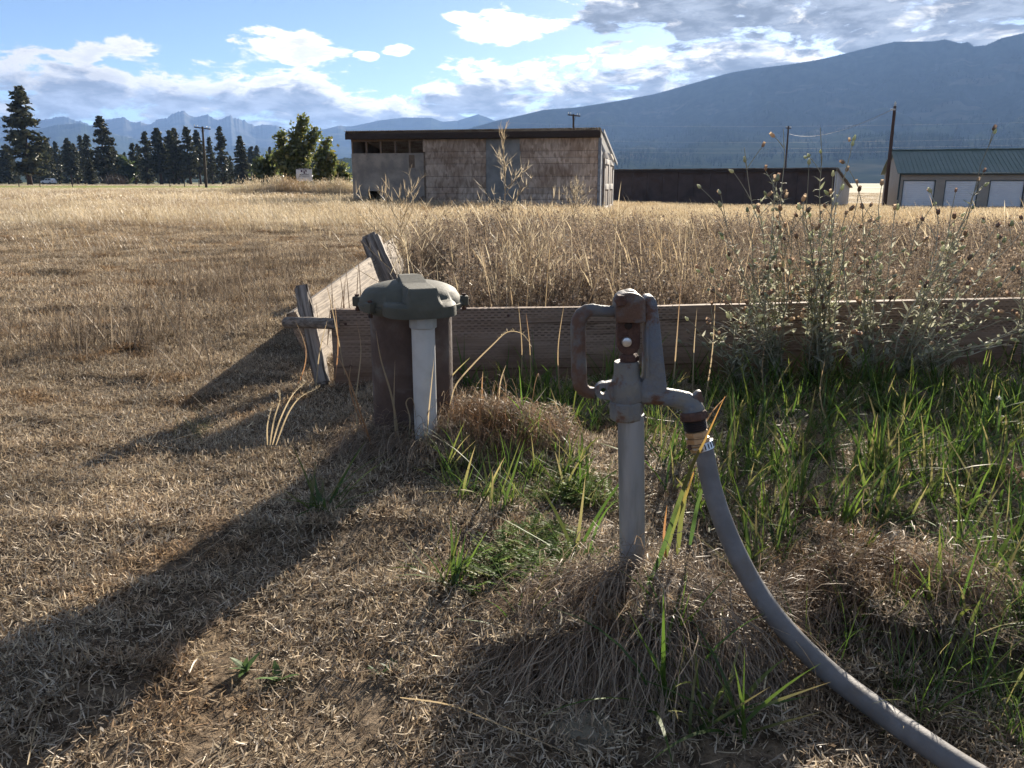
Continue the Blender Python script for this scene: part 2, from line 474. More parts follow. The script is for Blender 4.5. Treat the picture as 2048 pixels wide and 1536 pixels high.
rr = np.concatenate([[0.0], np.geomspace(.12, 24000, 420)])
aa = np.concatenate([np.linspace(-48, 48, 240), np.linspace(48, 312, 70)[1:-1]])
A, RR = np.meshgrid(np.radians(aa), rr)
gx, gy = RR * np.sin(A), RR * np.cos(A)
gv = np.stack([gx, gy, gz(gx, gy)], 2).reshape(-1, 3)
na_, nr_ = len(aa), len(rr)
ii, jj = np.meshgrid(np.arange(nr_ - 1), np.arange(na_), indexing='ij')
q = np.stack([ii * na_ + jj, ii * na_ + (jj + 1) % na_, (ii + 1) * na_ + (jj + 1) % na_, (ii + 1) * na_ + jj], 2).reshape(-1, 4)
ground = link('ground', np_mesh('ground', gv, q, smooth=True), ground_material())
tag(ground, kind='structure')

# ------------------------------------------------------------------ mountains
def mountain_mat(name, c1, c2, s, c3):
    m, t, out = new_mat(name)
    geo = t.n('ShaderNodeNewGeometry'); pos = geo.outputs['Position']
    col = t.mix(t.mr(t.noise(pos, s, 6, .65), .35, .65), c1, c2)
    col = t.mix(t.mr(t.noise(t.map(pos, (1, 1, 2.5)), s * .22, 4, .6, .4), .56, .68), col, c3)
    d = t.n('ShaderNodeBsdfDiffuse'); t.put(d.inputs[0], col)
    t.put(out.inputs[0], d.outputs[0]); return m

def ridge(name, prof, Rr, R0, mat, seed, rough=.04, gul=.10, backR=1.6, ext=(None, None), power=1.0, n_az=700, n_r=46, jag=0.0):
    """prof: skyline as photo pixels; the ridge line stands Rr metres off and the slope starts at R0"""
    ae = np.array([azel(x, y) for x, y in prof]); az = np.linspace(ae[0, 0], ae[-1, 0], n_az)
    el = np.interp(az, ae[:, 0], ae[:, 1])
    x = az * 10
    Rl = Rr * (1 + .10 * (fbm(x, x * 0, .03, seed) - .5))
    zt = np.tan(np.radians(el)) * Rl + H
    jg = ((np.abs(fbm(x, x * 0, .9, seed + 5, 5) - .5) * 2) * jag - jag * .3) if jag else zt * 0
    s = np.concatenate([np.linspace(0, 1, n_r), np.linspace(1, 1.9, 12)[1:]])
    S, AZ = np.meshgrid(s, np.radians(az), indexing='ij')
    Rg = np.where(S <= 1, R0 + (Rl - R0) * S, Rl * (1 + (S - 1) * (backR - 1)))
    base = -2.5
    shape = np.where(S <= 1, S ** power, 1 - (S - 1) / .9)
    X, Y = Rg * np.sin(AZ), Rg * np.cos(AZ)
    g = (np.abs(fbm(X / Rr * 14, Y / Rr * 9, 1.0, seed + 2, 5) - .5) * 2)
    env = np.clip(np.where(S <= 1, S * (1 - S) * 4, 0), 0, 1) ** .7
    Z = base + (zt[None, :] + jg[None, :] * np.clip(S, 0, 1) ** 14 - base) * shape * (1 - gul * env * (1 - g) * 2.2 * .5)
    # spurs and gullies must not rise above the skyline as seen from the valley
    Z = np.where(S <= 1, np.minimum(Z, np.tan(np.radians(el))[None, :] * Rg * .985 + H + (S >= .999) * 1e6), Z)
    vv = np.stack([X, Y, Z], 2).reshape(-1, 3); nr, naz = S.shape
    i, j = np.meshgrid(np.arange(nr - 1), np.arange(naz - 1), indexing='ij')
    q = np.stack([i * naz + j, i * naz + j + 1, (i + 1) * naz + j + 1, (i + 1) * naz + j], 2).reshape(-1, 4)
    o = link(name, np_mesh(name, vv, q, smooth=True), mat); tag(o, kind='structure')
    return o, X, Y, Z, S

far_rock = mountain_mat('far_rock_and_forest', (.05, .06, .055), (.10, .10, .09), .004, (.16, .155, .14))
near_forest = mountain_mat('mountain_forest', (.022, .032, .021), (.038, .048, .028), .02, (.075, .072, .046))
mid_forest = mountain_mat('hill_forest', (.028, .042, .026), (.05, .06, .034), .01, (.10, .095, .06))
left_prof = [(-420, 225), (-200, 240), (-60, 236), (0, 233), (9, 230), (54, 237), (73, 236), (83, 239), (103, 236), (112, 234), (126, 232), (137, 235), (152, 241), (163, 242), (182, 250), (208, 240), (223, 237), (243, 234), (252, 236), (262, 243), (281, 243), (299, 248), (319, 237), (334, 235), (345, 227), (367, 220), (381, 232), (388, 234), (414, 228), (436, 240), (460, 229), (468, 237), (477, 236), (509, 251), (530, 248), (554, 250), (577, 260), (606, 268), (700, 285), (800, 320), (860, 352)]
ridge('mountain_range', left_prof, 9000, 5000, far_rock, 21, jag=32, gul=.25, power=1.1)
ridge('foothills', [(-420, 262), (-200, 268), (0, 275), (60, 262), (110, 250), (160, 246), (230, 268), (300, 285), (380, 296), (480, 290), (560, 300), (640, 318), (720, 335), (800, 354)], 6600, 3800, mid_forest, 33, gul=.3, jag=12)
ridge('distant_hills', [(470, 330), (560, 285), (606, 262), (650, 258), (677, 251), (700, 253), (762, 240), (806, 235), (862, 235), (883, 243), (915, 241), (956, 228), (988, 240), (1026, 252), (1100, 275), (1200, 310), (1300, 352)], 8000, 4500, mid_forest, 41, gul=.25, jag=10)
mt, MX, MY, MZ, MS = ridge('mountain', [(560, 356), (680, 334), (800, 300), (900, 268), (1000, 240), (1050, 229), (1087, 220), (1153, 215), (1230, 203), (1307, 189), (1389, 166), (1460, 146), (1512, 137), (1588, 128), (1650, 117), (1732, 97), (1788, 84), (1865, 83), (1890, 79), (1921, 87), (1936, 84), (1947, 93), (1972, 91), (2003, 77), (2048, 66), (2200, 40), (2500, 60), (2900, 130)], 4300, 1700, near_forest, 57, gul=.38, power=1.15, n_az=900, n_r=60)
ridge('wooded_bench', [(560, 345), (620, 330), (690, 315), (760, 318), (900, 332), (1100, 345), (1400, 352)], 1500, 900, mid_forest, 61, gul=.1, jag=3)
ridge('wooded_rise', [(-300, 335), (0, 338), (200, 330), (240, 318), (330, 322), (450, 330), (560, 334), (640, 345), (720, 356)], 2600, 1300, mid_forest, 63, gul=.1, jag=5)

# conifer cones standing on the mountain slopes, seen only as a rough grain and a toothed crest
def cone_mesh(seed):
    r = np.random.default_rng(seed); vv = []; tr = []
    for k in range(3):
        z0, z1, w = k * .28, k * .28 + .46, .17 * (1 - k * .28)
        b = len(vv)
        for j in range(5):
            a = j * 2 * math.pi / 5 + k + r.random(); vv.append((math.cos(a) * w, math.sin(a) * w, z0))
        vv.append((0, 0, z1))
        tr += [(b + j, b + (j + 1) % 5, b + 5) for j in range(5)]
    c = np.tile(np.array([[.022, .034, .020]]), (len(vv), 1)) * (1 + .3 * r.random())
    return np_mesh('conifer_cone', np.array(vv), tris=tr, cols=c)
fol_far = leafy('far_conifer_foliage', trans=.1, gloss=0.0, patch=.35, pscale=.01, inst=.3)
library('cone', [cone_mesh(k) for k in range(4)], fol_far)
pts = []
sl = (MS > .12) & (MS <= .93); fx_, fy_, fz_ = MX[sl], MY[sl], MZ[sl]
dn = fbm(fx_, fy_, .0045, 4); pr = np.clip((dn - .38) * 5, .05, 1); pr /= pr.sum()
pick = rng.choice(len(fx_), 15000, p=pr)
pts = np.stack([fx_[pick] + rng.uniform(-9, 9, 15000), fy_[pick] + rng.uniform(-20, 20, 15000), fz_[pick] - 3], 1)
cr = (MS > .985) & (MS < 1.001); cx_, cy_, cz_ = MX[cr], MY[cr], MZ[cr]
cpts = np.concatenate([np.stack([cx_ + rng.uniform(-8, 8, len(cx_)), cy_, cz_ - 3.5], 1) for _ in range(4)])
allp = np.concatenate([pts, cpts])
scatter('mountain_forest', 'cone', allp, rng.uniform(0, 6, len(allp)), np.concatenate([rng.uniform(10, 19, 15000), rng.uniform(5, 8.5, len(cpts))]), 'dense conifer forest covering the big mountain slope', 'forest')

# ------------------------------------------------------------------ shed
M = {}
M['ply'] = solid('grey_weathered_plywood', (.38, .315, .25), (.23, .20, .17), 1.6, .9, bump=.25, bscale=40, c3=(.12, .08, .06), s3=1.1, lo3=.60, hi3=.70)
M['ply2'] = solid('bluish_grey_plywood', (.28, .27, .25), (.19, .19, .18), 2.0, .9, bump=.2, bscale=40, c3=(.27, .26, .24), s3=1.6)
M['stud'] = solid('bare_stud_timber', (.20, .14, .095), (.12, .085, .06), 6, .85, stretch=(6, 6, 1))
M['fascia'] = solid('dark_stained_fascia', (.032, .022, .018), (.05, .035, .028), 5, .8, stretch=(1, 8, 8))
M['tin'] = solid('rusty_roof_tin', (.10, .07, .055), (.19, .175, .16), 3, .55, metal=.4)
M['whitewood'] = solid('flaking_white_paint', (.62, .60, .56), (.42, .38, .33), 7, .7, c3=(.22, .17, .12), s3=9, lo3=.62, hi3=.7)
M['greypaint'] = solid('faded_grey_paint', (.30, .32, .34), (.20, .21, .23), 5, .8, c3=(.13, .12, .11), s3=4)
M['doorpanel'] = solid('brown_door_panel', (.20, .15, .12), (.14, .11, .09), 6, .75)
M['dark'] = solid('dark_iron', (.02, .02, .02), (.05, .035, .03), 20, .6, metal=.5)
def osb():
    m, t, out = new_mat('strand_board'); tcn = t.n('ShaderNodeTexCoord')
    v = t.n('ShaderNodeTexVoronoi'); t.put(v.inputs['Vector'], t.map(tcn.outputs['Object'], (15, 10, 5))); v.inputs['Scale'].default_value = 1.0
    hsv = t.n('ShaderNodeSeparateColor'); t.put(hsv.inputs[0], v.outputs['Color'])
    col = t.mix(hsv.outputs[0], (.32, .235, .17), (.58, .45, .345))
    col = t.mix(t.mr(t.noise(tcn.outputs['Object'], .8, 4, .6), .42, .65), col, t.mix(1.0, col, (.72, .66, .62), 'MULTIPLY'))
    oi = t.n('ShaderNodeObjectInfo'); col = t.vm('SCALE', col, scale=t.m('ADD', .86, t.m('MULTIPLY', oi.outputs['Random'], .28)))
    p = t.n('ShaderNodeBsdfPrincipled'); t.put(p.inputs['Base Color'], col); p.inputs['Roughness'].default_value = .85
    t.put(out.inputs[0], p.outputs[0]); return m
M['osb'] = osb()

PL, PR = V(709, 418, 33.4), V(1198, 418, 31.3)
sang = math.atan2(PR[1] - PL[1], PR[0] - PL[0])
SW = math.hypot(PR[0] - PL[0], PR[1] - PL[1])
zb = float(min(gz(PL[0], PL[1]), gz(PR[0], PR[1]))) - .05
zt = (V(703, 262, 33.4)[2] + V(1197, 262, 31.3)[2]) / 2
shed = empty('shed', (PL[0], PL[1], zb), sang)
tag(shed, 'low plywood and strand board shed with dark flat roof edge', 'shed')
SHT = zt - zb
zbase_px = (V(709, 418, 33.4)[2] + V(1198, 418, 31.3)[2]) / 2 - zb
sx = lambda px: (px - 709) / 489 * SW
sz = lambda py: zbase_px + (SHT - zbase_px) * (418 - py) / 156.0
SD = 6.2
def sbox(name, x0, x1, z0, z1, y0, y1, m, bevel=.006, parent=None):
    return box(name, ((x0 + x1) / 2, (y0 + y1) / 2, (z0 + z1) / 2), (x1 - x0, y1 - y0, z1 - z0), m, parent or shed, bevel=bevel)
# left plywood with a hatch hole, built round the opening
bm = bmesh.new()
X0, X1, Z1 = sx(708.5), sx(857), sz(304.5); hx0, hx1, hz0, hz1 = sx(740), sx(765), sz(413), sz(382)
for (a, b, c, d) in ((X0, hx0, 0, Z1), (hx1, X1, 0, Z1), (hx0, hx1, hz1, Z1), (hx0, hx1, 0, hz0)):
    box_bm(bm, ((a + b) / 2, -.012, (c + d) / 2), (b - a, .024, d - c))
bmesh.ops.remove_doubles(bm, verts=bm.verts, dist=.0005)
link('plywood_panel', bm_mesh(bm, 'plywood_panel'), M['ply'], shed)
sbox('patch', sx(827), sx(838.5), sz(334), sz(308), -.032, -.0245, M['stud'], .002)
sbox('trim_strip', sx(857.2), sx(860), 0, sz(304), -.05, -.002, M['stud'])
for px in (710.5, 739.5, 769.5, 799, 828.5):
    sbox('stud', sx(px - 2), sx(px + 2), Z1 - .1, sz(280), .01, .10, M['stud'], .004)
sbox('header', X0, sx(855), sz(281), sz(275), -.002, .11, M['stud'], .004)
# board siding
rows = [420, 398.2, 387, 374.6, 352, 327, 315, 302.5, 277.5]
for (a, b) in ((858, 980.5), (1048.2, 1193.5)):
    a0 = 860.3 if a == 858 else a
    for k in range(len(rows) - 1):
        off = random.uniform(0, .012)
        sbox('siding_board', sx(a0 if rows[k] > 305 else a - 2), sx(b), sz(rows[k]) + .0045, sz(rows[k + 1]) - .0045, -.022 - off, .02, M['osb'], .004)
sbox('filler_panel', sx(981), sx(1047.8), 0, sz(277.5), -.020, .012, M['ply2'], .003)
sbox('wall_core', sx(858), SW - .03, 0, sz(277), .03, .09, M['fascia'], 0)
sbox('corner_trim', sx(1194), SW + .03, 0, sz(278), -.035, .06, M['greypaint'], .006)
# roof, fascia, other walls
back_h = (V(1227, 322, 37.6)[2] - zb)
roofz = lambda y: SHT - (SHT - back_h) * (y / SD)
sbox('fascia', sx(702.5), sx(1198.5), sz(277), sz(264.5), -.30, -.255, M['fascia'], .008)
bm = bmesh.new(); n = 420; rowsY = np.linspace(-.34, SD + .25, 9); grid = []
for yv in rowsY:
    grid.append([bm.verts.new((sx(701.5) + (sx(1199) - sx(701.5)) * i / n, yv, roofz(yv) - .01 + .018 * math.sin(i * math.pi * 2 / 4))) for i in range(n + 1)])
for a in range(len(rowsY) - 1):
    for i in range(n): bm.faces.new((grid[a][i], grid[a][i + 1], grid[a + 1][i + 1], grid[a + 1][i]))
bmesh.ops.solidify(bm, geom=list(bm.faces), thickness=.004)
link('roof', bm_mesh(bm, 'roof', True, 60), M['tin'], shed)
for s_, xx in (('left', sx(703.5)), ('right', SW + .12)):
    prism_pts = [(-.25, roofz(-.25) - .16), (SD + .2, roofz(SD + .2) - .16), (SD + .2, roofz(SD + .2) - .04), (-.25, roofz(-.25) - .04)]
    bm = bmesh.new(); a = [bm.verts.new((xx - .02, y, z)) for y, z in prism_pts]; b = [bm.verts.new((xx + .02, y, z)) for y, z in prism_pts]
    for i in range(4): bm.faces.new((a[i], a[(i + 1) % 4], b[(i + 1) % 4], b[i]))
    bm.faces.new(a); bm.faces.new(b[::-1])
    link('barge_board', bm_mesh(bm, 'barge_board'), M['fascia'] if s_ == 'left' else M['greypaint'], shed)
def side_wall(name, x, th, m):
    pr = [(.1, 0), (SD, 0), (SD, back_h - .06), (.1, roofz(.1) - .06)]
    bm = bmesh.new(); a = [bm.verts.new((x, y, z)) for y, z in pr]; b = [bm.verts.new((x + th, y, z)) for y, z in pr]
    for i in range(4): bm.faces.new((a[i], a[(i + 1) % 4], b[(i + 1) % 4], b[i]))
    bm.faces.new(a); bm.faces.new(b[::-1]); link(name, bm_mesh(bm, name), m, shed)
side_wall('side_wall', SW - .06, .06, M['greypaint']); side_wall('side_wall', 0.02, .05, M['ply'])
sbox('back_wall', .08, SW - .07, 0, back_h - .07, SD - .05, SD, M['ply'], 0)
sbox('soffit', sx(709), SW, sz(277) + .01, sz(277) + .03, -.25, .1, M['fascia'], 0)
# double door on the right-hand wall
d0_, d1_, dh = 1.15, 5.1, sz(316)
dmid = (d0_ + d1_) / 2
for a, b in ((d0_, dmid - .02), (dmid + .02, d1_)):
    dr = box('door', (SW + .025, (a + b) / 2, dh / 2), (.05, b - a, dh), M['doorpanel'], shed, bevel=.004)
    for y0, y1, z0, z1 in ((a, a + .2, 0, dh), (b - .2, b, 0, dh), (a + .2, b - .2, dh - .2, dh), (a + .2, b - .2, dh * .42, dh * .42 + .22), (a + .2, b - .2, 0, .2)):
        f = box('rail', (SW + .063, (y0 + y1) / 2, (z0 + z1) / 2), (.025, y1 - y0, z1 - z0), M['whitewood'], None, bevel=.003); f.parent = dr
    hy = a + .08 if a == d0_ else b - .08
    hh = box('hinge', (SW + .085, hy, dh * .86), (.02, .12, .16), M['dark'], None); hh.parent = dr
sbox('door_header', SW, SW + .06, dh + .02, dh + .26, d0_ - .1, d1_ + .1, M['whitewood'], .004)
sbox('floor', .1, SW - .1, 0, .06, .12, SD - .1, M['dark'], 0)

# ------------------------------------------------------------------ long brown building
M['brown'] = solid('brown_corrugated_siding', (.075, .052, .045), (.095, .068, .060), 1.2, .85, c3=(.055, .04, .036), s3=.4)
M['white_wall'] = solid('white_gable_siding', (.62, .64, .66), (.55, .57, .6), 1.0, .6)
BL, BR = V(1205, 403, 72), V(1665, 404, 62.5)
bang = math.atan2(BR[1] - BL[1], BR[0] - BL[0]); BW = math.hypot(BR[0] - BL[0], BR[1] - BL[1])
bzb = float(min(gz(BL[0], BL[1]), gz(BR[0], BR[1]))) - .3
bld = empty('long_building', (BL[0], BL[1], bzb), bang)
tag(bld, 'long low dark brown building with white end wall behind the shed', 'building')
bh = V(1665, 337, 62.5)[2] - bzb; bh2 = bh - 1.5; BD = 9.0
def bbox(name, x0, x1, y0, y1, z0, z1, m, par=bld, bevel=0.0):
    return box(name, ((x0 + x1) / 2, (y0 + y1) / 2, (z0 + z1) / 2), (x1 - x0, y1 - y0, z1 - z0), m, par, bevel=bevel)
npan = 14
for k in range(npan):
    bbox('wall_panel', BW * k / npan, BW * (k + 1) / npan - .015, -random.uniform(.02, .05), .1, 0, bh - .12, M['brown'])
bbox('eave_board', -.1, BW + .15, -.25, -.1, bh - .22, bh - .04, M['fascia'])
def quad_prism(name, pts, x0, x1, m, par):
    bm = bmesh.new(); a = [bm.verts.new((x0, y, z)) for y, z in pts]; b = [bm.verts.new((x1, y, z)) for y, z in pts]; n = len(pts)
    for i in range(n): bm.faces.new((a[i], a[(i + 1) % n], b[(i + 1) % n], b[i]))
    bm.faces.new(a); bm.faces.new(b[::-1]); return link(name, bm_mesh(bm, name), m, par)
quad_prism('roof', [(-.3, bh), (BD + .3, bh2), (BD + .3, bh2 + .08), (-.3, bh + .08)], -.2, BW + .2, M['tin'], bld)
quad_prism('end_wall', [(.11, 0), (BD, 0), (BD, bh2 - .02), (.11, bh - .04)], BW - .1, BW, M['white_wall'], bld)
quad_prism('end_wall', [(.11, 0), (BD, 0), (BD, bh2 - .02), (.11, bh - .04)], 0, .1, M['brown'], bld)
bbox('back_wall', .1, BW - .1, BD - .1, BD, 0, bh2 - .05, M['brown'])
bbox('door', BW + .003, BW + .04, 2.2, 3.3, .3, 2.4, M['white_wall'])

# ------------------------------------------------------------------ garage
M['beige'] = solid('beige_metal_wall', (.36, .31, .25), (.32, .27, .22), 1.0, .6)
M['green_roof'] = solid('green_metal_roof', (.13, .18, .155), (.15, .195, .17), .7, .55, spec=.5)
M['door_white'] = solid('white_roller_door', (.80, .80, .80), (.74, .74, .75), 1.2, .5)
M['trim_dark'] = solid('dark_green_trim', (.03, .05, .05), None, rough=.5)
GL, GR = V(1795, 413, 62), V(2320, 414, 57)
gang = math.atan2(GR[1] - GL[1], GR[0] - GL[0]); GW = math.hypot(GR[0] - GL[0], GR[1] - GL[1])
gzb = float(min(gz(GL[0], GL[1]), gz(GR[0], GR[1]))) - .15
gar = empty('garage', (GL[0], GL[1], gzb), gang)
tag(gar, 'beige storage garage with green metal roof and white roller doors', 'garage')
geav = V(1795, 347, 62)[2] - gzb; grid_ = V(1814, 302, 66.5)[2] - gzb; GD = 9.0
gs = (V(1975, 413, 60.3)[0] - GL[0]) / (1975 - 1795)
def gpx(px):
    # where the sight line through this column meets the front wall
    d = ray(px, 400); t = None
    nx, ny = -math.sin(gang), math.cos(gang)
    t = (GL[0] * nx + GL[1] * ny) / (d[0] * nx + d[1] * ny)
    p = d * t; return (p[0] - GL[0]) * math.cos(gang) + (p[1] - GL[1]) * math.sin(gang)
doors = [(gpx(1802), gpx(1867)), (gpx(1886), gpx(1953)), (gpx(1975), gpx(2045)), (gpx(2068), gpx(2140)), (gpx(2166), gpx(2240))]
dtop = V(1840, 360, 61.3)[2] - gzb
edges = [0.0] + [e for d in doors for e in d] + [GW]
for k in range(0, len(edges), 2):
    bbox('wall_pier', edges[k], edges[k + 1], 0, .12, 0, geav, M['beige'], gar)
for a, b in doors:
    bbox('lintel', a, b, 0, .12, dtop, geav, M['beige'], gar)
    fr = bbox('roller_door', a + .05, b - .05, .10, .13, 0, dtop - .06, M['door_white'], gar)
    ns = 14
    for k in range(ns):
        s_ = bbox('slat', a + .06, b - .06, .07, .10, .12 + (dtop - .24) * k / ns, .12 + (dtop - .24) * (k + 1) / ns - .018, M['door_white'], None, .008); s_.parent = fr
    for c0, c1, e0, e1 in ((a, a + .05, 0, dtop), (b - .05, b, 0, dtop), (a + .05, b - .05, dtop - .06, dtop)):
        bbox('door_trim', c0, c1, -.012, .06, e0, e1, M['trim_dark'], gar)
bbox('corner_trim', -.10, -.002, -.05, .12, 0, geav, M['trim_dark'], gar)
bbox('gutter', -.15, GW + .15, -.32, -.20, geav - .10, geav + .02, M['trim_dark'], gar, .02)
quad_prism('end_wall', [(.125, 0), (GD, 0), (GD, geav), (GD / 2, grid_ - .06), (.125, geav)], 0, .1, M['beige'], gar)
quad_prism('end_wall', [(.125, 0), (GD, 0), (GD, geav), (GD / 2, grid_ - .06), (.125, geav)], GW - .1, GW, M['beige'], gar)
bbox('back_wall', .1, GW - .1, GD - .1, GD, 0, geav, M['beige'], gar)
for s_ in (0, 1):
    y0, y1 = (-.3, GD / 2) if s_ == 0 else (GD + .3, GD / 2)
    ze = geav - .02
    rf = quad_prism('roof_slope', [(y0, ze), (y1, grid_), (y1, grid_ + .05), (y0, ze + .05)], -.3, GW + .3, M['green_roof'], gar)
    if s_ == 0:
        nrib = int((GW + .5) / .3)
        for k in range(nrib):
            xr = -.28 + k * .3
            rb = quad_prism('rib', [(y0, ze + .05), (y1, grid_ + .05), (y1, grid_ + .085), (y0, ze + .085)], xr, xr + .05, M['green_roof'], None); rb.parent = rf
bbox('ridge_cap', -.32, GW + .32, GD / 2 - .2, GD / 2 + .2, grid_ + .04, grid_ + .10, M['green_roof'], gar)

# ------------------------------------------------------------------ poles and wires
M['pole'] = solid('weathered_pole_wood', (.075, .055, .042), (.045, .034, .028), 3, .9, stretch=(5, 5, .6))
M['pole_red'] = solid('reddish_pole_wood', (.10, .058, .042), (.06, .038, .03), 3, .9, stretch=(5, 5, .6))
M['porcelain'] = solid('insulator_porcelain', (.55, .55, .52), rough=.2)
M['cable'] = solid('cable_metal', (.30, .30, .30), rough=.7, metal=.2)
def pole(base, top, D, r, label, arm=None, mat='pole', group=None):
    b, t_ = V(*base, D), V(*top, D)
    b[2] = float(gz(b[0], b[1])) - .3
    o = empty('utility_pole', tuple(b)); tag(o, label, 'utility pole')
    d = t_ - b
    tube('post', [(0, 0, 0), tuple(d * .5), tuple(d)], [r, r * .87, r * .72], M[mat], o, 10)
    if arm:
        (ax0, ay0), (ax1, ay1) = arm
        p0, p1 = V(ax0, ay0, D - .2) - b, V(ax1, ay1, D + .6) - b
        c = (p0 + p1) / 2; dv = Vector(p1 - p0); L_ = dv.length
        rot = dv.to_track_quat('X', 'Z').to_matrix()
        a_ = box('crossarm', tuple(c), (L_, .11, .13), M[mat], o, rot, .01)
        for f in (0.03, .22, .78, .97):
            q_ = p0 + (p1 - p0) * f
            i_ = lathe('insulator', (q_[0], q_[1], q_[2] + .06), [(.03, 0), (.03, .1), (.055, .1), (.05, .2), (.02, .24)], M['porcelain'], None, 8); i_.parent = a_
        for s_ in (.32, .68):
            q_ = p0 + (p1 - p0) * s_
            tube('brace', [tuple(q_), tuple(d - (d / np.linalg.norm(d)) * .9)], .02, M[mat], o, 5)
    return o, b, t_
pole((413, 380), (405, 253), 105, .17, 'T shaped utility pole standing in front of the pine row', ((388, 254), (421, 258.5)))
pole((1146, 400), (1147, 228), 95, .15, 'utility pole top with crossarm rising behind the shed roof', ((1136, 229.5), (1160, 232.5)))
p3, b3, t3 = pole((1571, 345), (1577, 252), 130, .16, 'thin dark utility pole behind the brown building', ((1572, 256), (1582, 257)))
p4, b4, t4 = pole((1770, 405), (1790, 212), 64, .15, 'tall bare utility pole between brown building and garage', None, 'pole_red')
i_ = lathe('insulator', tuple(t4 - b4), [(.05, -.05), (.09, .02), (.07, .14), (.10, .16), (.04, .3), (.02, .34)], M['porcelain'], p4, 10)
box('bracket', tuple(V(1786, 219, 63.9) - b4), (.35, .12, .12), M['porcelain'], p4, bevel=.02)
def wire(a, b, sag, r, label, n=24):
    pts = [(a + (b - a) * (k / n) - np.array([0, 0, sag * 4 * (k / n) * (1 - k / n)])) for k in range(n + 1)]
    o = tube('overhead_wire', [tuple(p) for p in pts], r, M['cable'], None, 5)
    return tag(o, label, 'wire')
wire(V(1785, 219, 63.9), V(1579, 268, 130), 1.0, .018, 'twisted service cable running from the tall bare pole')
for k, (y0_, x0_, x1_) in enumerate(((238, 1440, 1660), (270, 1500, 1660), (283, 1470, 1650), (291, 1500, 1660))):
    tag(wire(V(x0_ - 500, y0_ + 3, 260), V(x1_ + 520, y0_ + 4, 110), 1.2, .010, ('topmost', 'second highest', 'third highest', 'lowest')[k] + ' of four thin overhead wires passing the thin dark pole'), group='wires beside the dark pole')

# ------------------------------------------------------------------ sign on the mound
M['sign'] = solid('sign_white_board', (.66, .66, .65), (.58, .58, .57), 4, .5)
M['black'] = solid('black_print', (.012, .012, .014), rough=.6)
M['purple'] = solid('purple_print', (.055, .012, .04), rough=.6)
M['greytext'] = solid('grey_print', (.20, .20, .20), rough=.6)
sp = V(609, 361, SIGN_D); sw_ = V(625, 350, SIGN_D)[0] - V(594, 350, SIGN_D)[0]; sh_ = V(609, 336.5, SIGN_D)[2] - V(609, 362, SIGN_D)[2]
sgz = float(gz(sp[0], sp[1]))
sign = empty('sale_sign', (sp[0], sp[1], sgz), .12); tag(sign, 'white property sale sign with black top strip on the grassy mound', 'sign')
zs = V(609, 362, SIGN_D)[2] - sgz
box('board', (0, 0, zs + sh_ / 2), (sw_, .02, sh_), M['sign'], sign, bevel=.003)
for s_ in (-1, 1): box('post', (s_ * (sw_ / 2 - .04), .045, (zs + sh_) / 2 - .1), (.06, .06, zs + sh_ + .15), M['stud'], sign)
box('top_strip', (0, -.013, zs + sh_ * .955), (sw_ * .985, .004, sh_ * .09), M['black'], sign)
def text(s_, x, z, size, m, par, w=None):
    cu = bpy.data.curves.new('lettering', 'FONT'); cu.body = s_; cu.size = size; cu.align_x = 'CENTER'; cu.align_y = 'CENTER'; cu.extrude = .0008; cu.offset = size * .02
    to = bpy.data.objects.new('lettering_curve', cu); COL.objects.link(to)
    dg = bpy.context.evaluated_depsgraph_get(); me = bpy.data.meshes.new_from_object(to.evaluated_get(dg))
    bpy.data.objects.remove(to); bpy.data.curves.remove(cu)
    o = link('lettering', me, m, par); o.location = (x, -.018, z); o.rotation_euler = (math.pi / 2, 0, 0)
    if w:
        cur = max(v.co.x for v in me.vertices) - min(v.co.x for v in me.vertices); o.scale = (w / cur, 1, 1)
    return o
text('FOR SALE', 0, zs + sh_ * .955, sh_ * .095, M['sign'], sign, sw_ * .62)
text('MONTANA', 0, zs + sh_ * .50, sh_ * .13, M['black'], sign, sw_ * .60)
text('BITTERROOT', 0, zs + sh_ * .365, sh_ * .12, M['greytext'], sign, sw_ * .68)
for (x0, x1, z0, z1) in ((-.20, -.09, .70, .86), (-.04, .17, .83, .88), (.10, .17, .70, .83), (-.03, .06, .57, .78), (.075, .16, .57, .60)):
    box('logo_block', ((x0 + x1) / 2 * sw_, -.013, zs + (z0 + z1) / 2 * sh_), ((x1 - x0) * sw_, .004, (z1 - z0) * sh_), M['purple'], sign)

# ------------------------------------------------------------------ trees
M['bark'] = solid('pine_bark', (.085, .055, .038), (.045, .032, .025), 3, .95, stretch=(3, 3, .5), bump=.5, bscale=8)
M['bark_grey'] = solid('grey_bark', (.12, .10, .08), (.07, .06, .05), 4, .95, stretch=(3, 3, .5))
needles = leafy('pine_needles', trans=.22, gloss=.03, patch=.3, pscale=.35, inst=.18)
broad = leafy('broadleaf_foliage', trans=.5, gloss=.06, patch=.25, pscale=.5, inst=.12)
twiggy = leafy('bare_twigs', trans=.1, gloss=.02, patch=.2, pscale=.5, inst=.1)

def leaf_cards(cent, size, n_per, col, r, jitter, elong=1.6):
    """small randomly turned quads round each centre"""
    N = len(cent) * n_per
    c = np.repeat(cent, n_per, 0) + r.normal(0, 1, (N, 3)) * jitter
    u = r.normal(0, 1, (N, 3)); u /= np.linalg.norm(u, axis=1)[:, None]
    w = np.cross(u, r.normal(0, 1, (N, 3))); w /= np.linalg.norm(w, axis=1)[:, None] + 1e-6
    s = size * r.uniform(.6, 1.3, (N, 1))
    u = u * s * elong * .5; w = w * s * .5
    vv = np.stack([c - u, c + w * .9 - u * .1, c + u, c - w * .9 - u * .1], 1).reshape(-1, 3)
    q = np.arange(N * 4).reshape(-1, 4)
    cc = np.repeat(pal(col, N, r, .22), 4, 0)
    return vv, q, cc

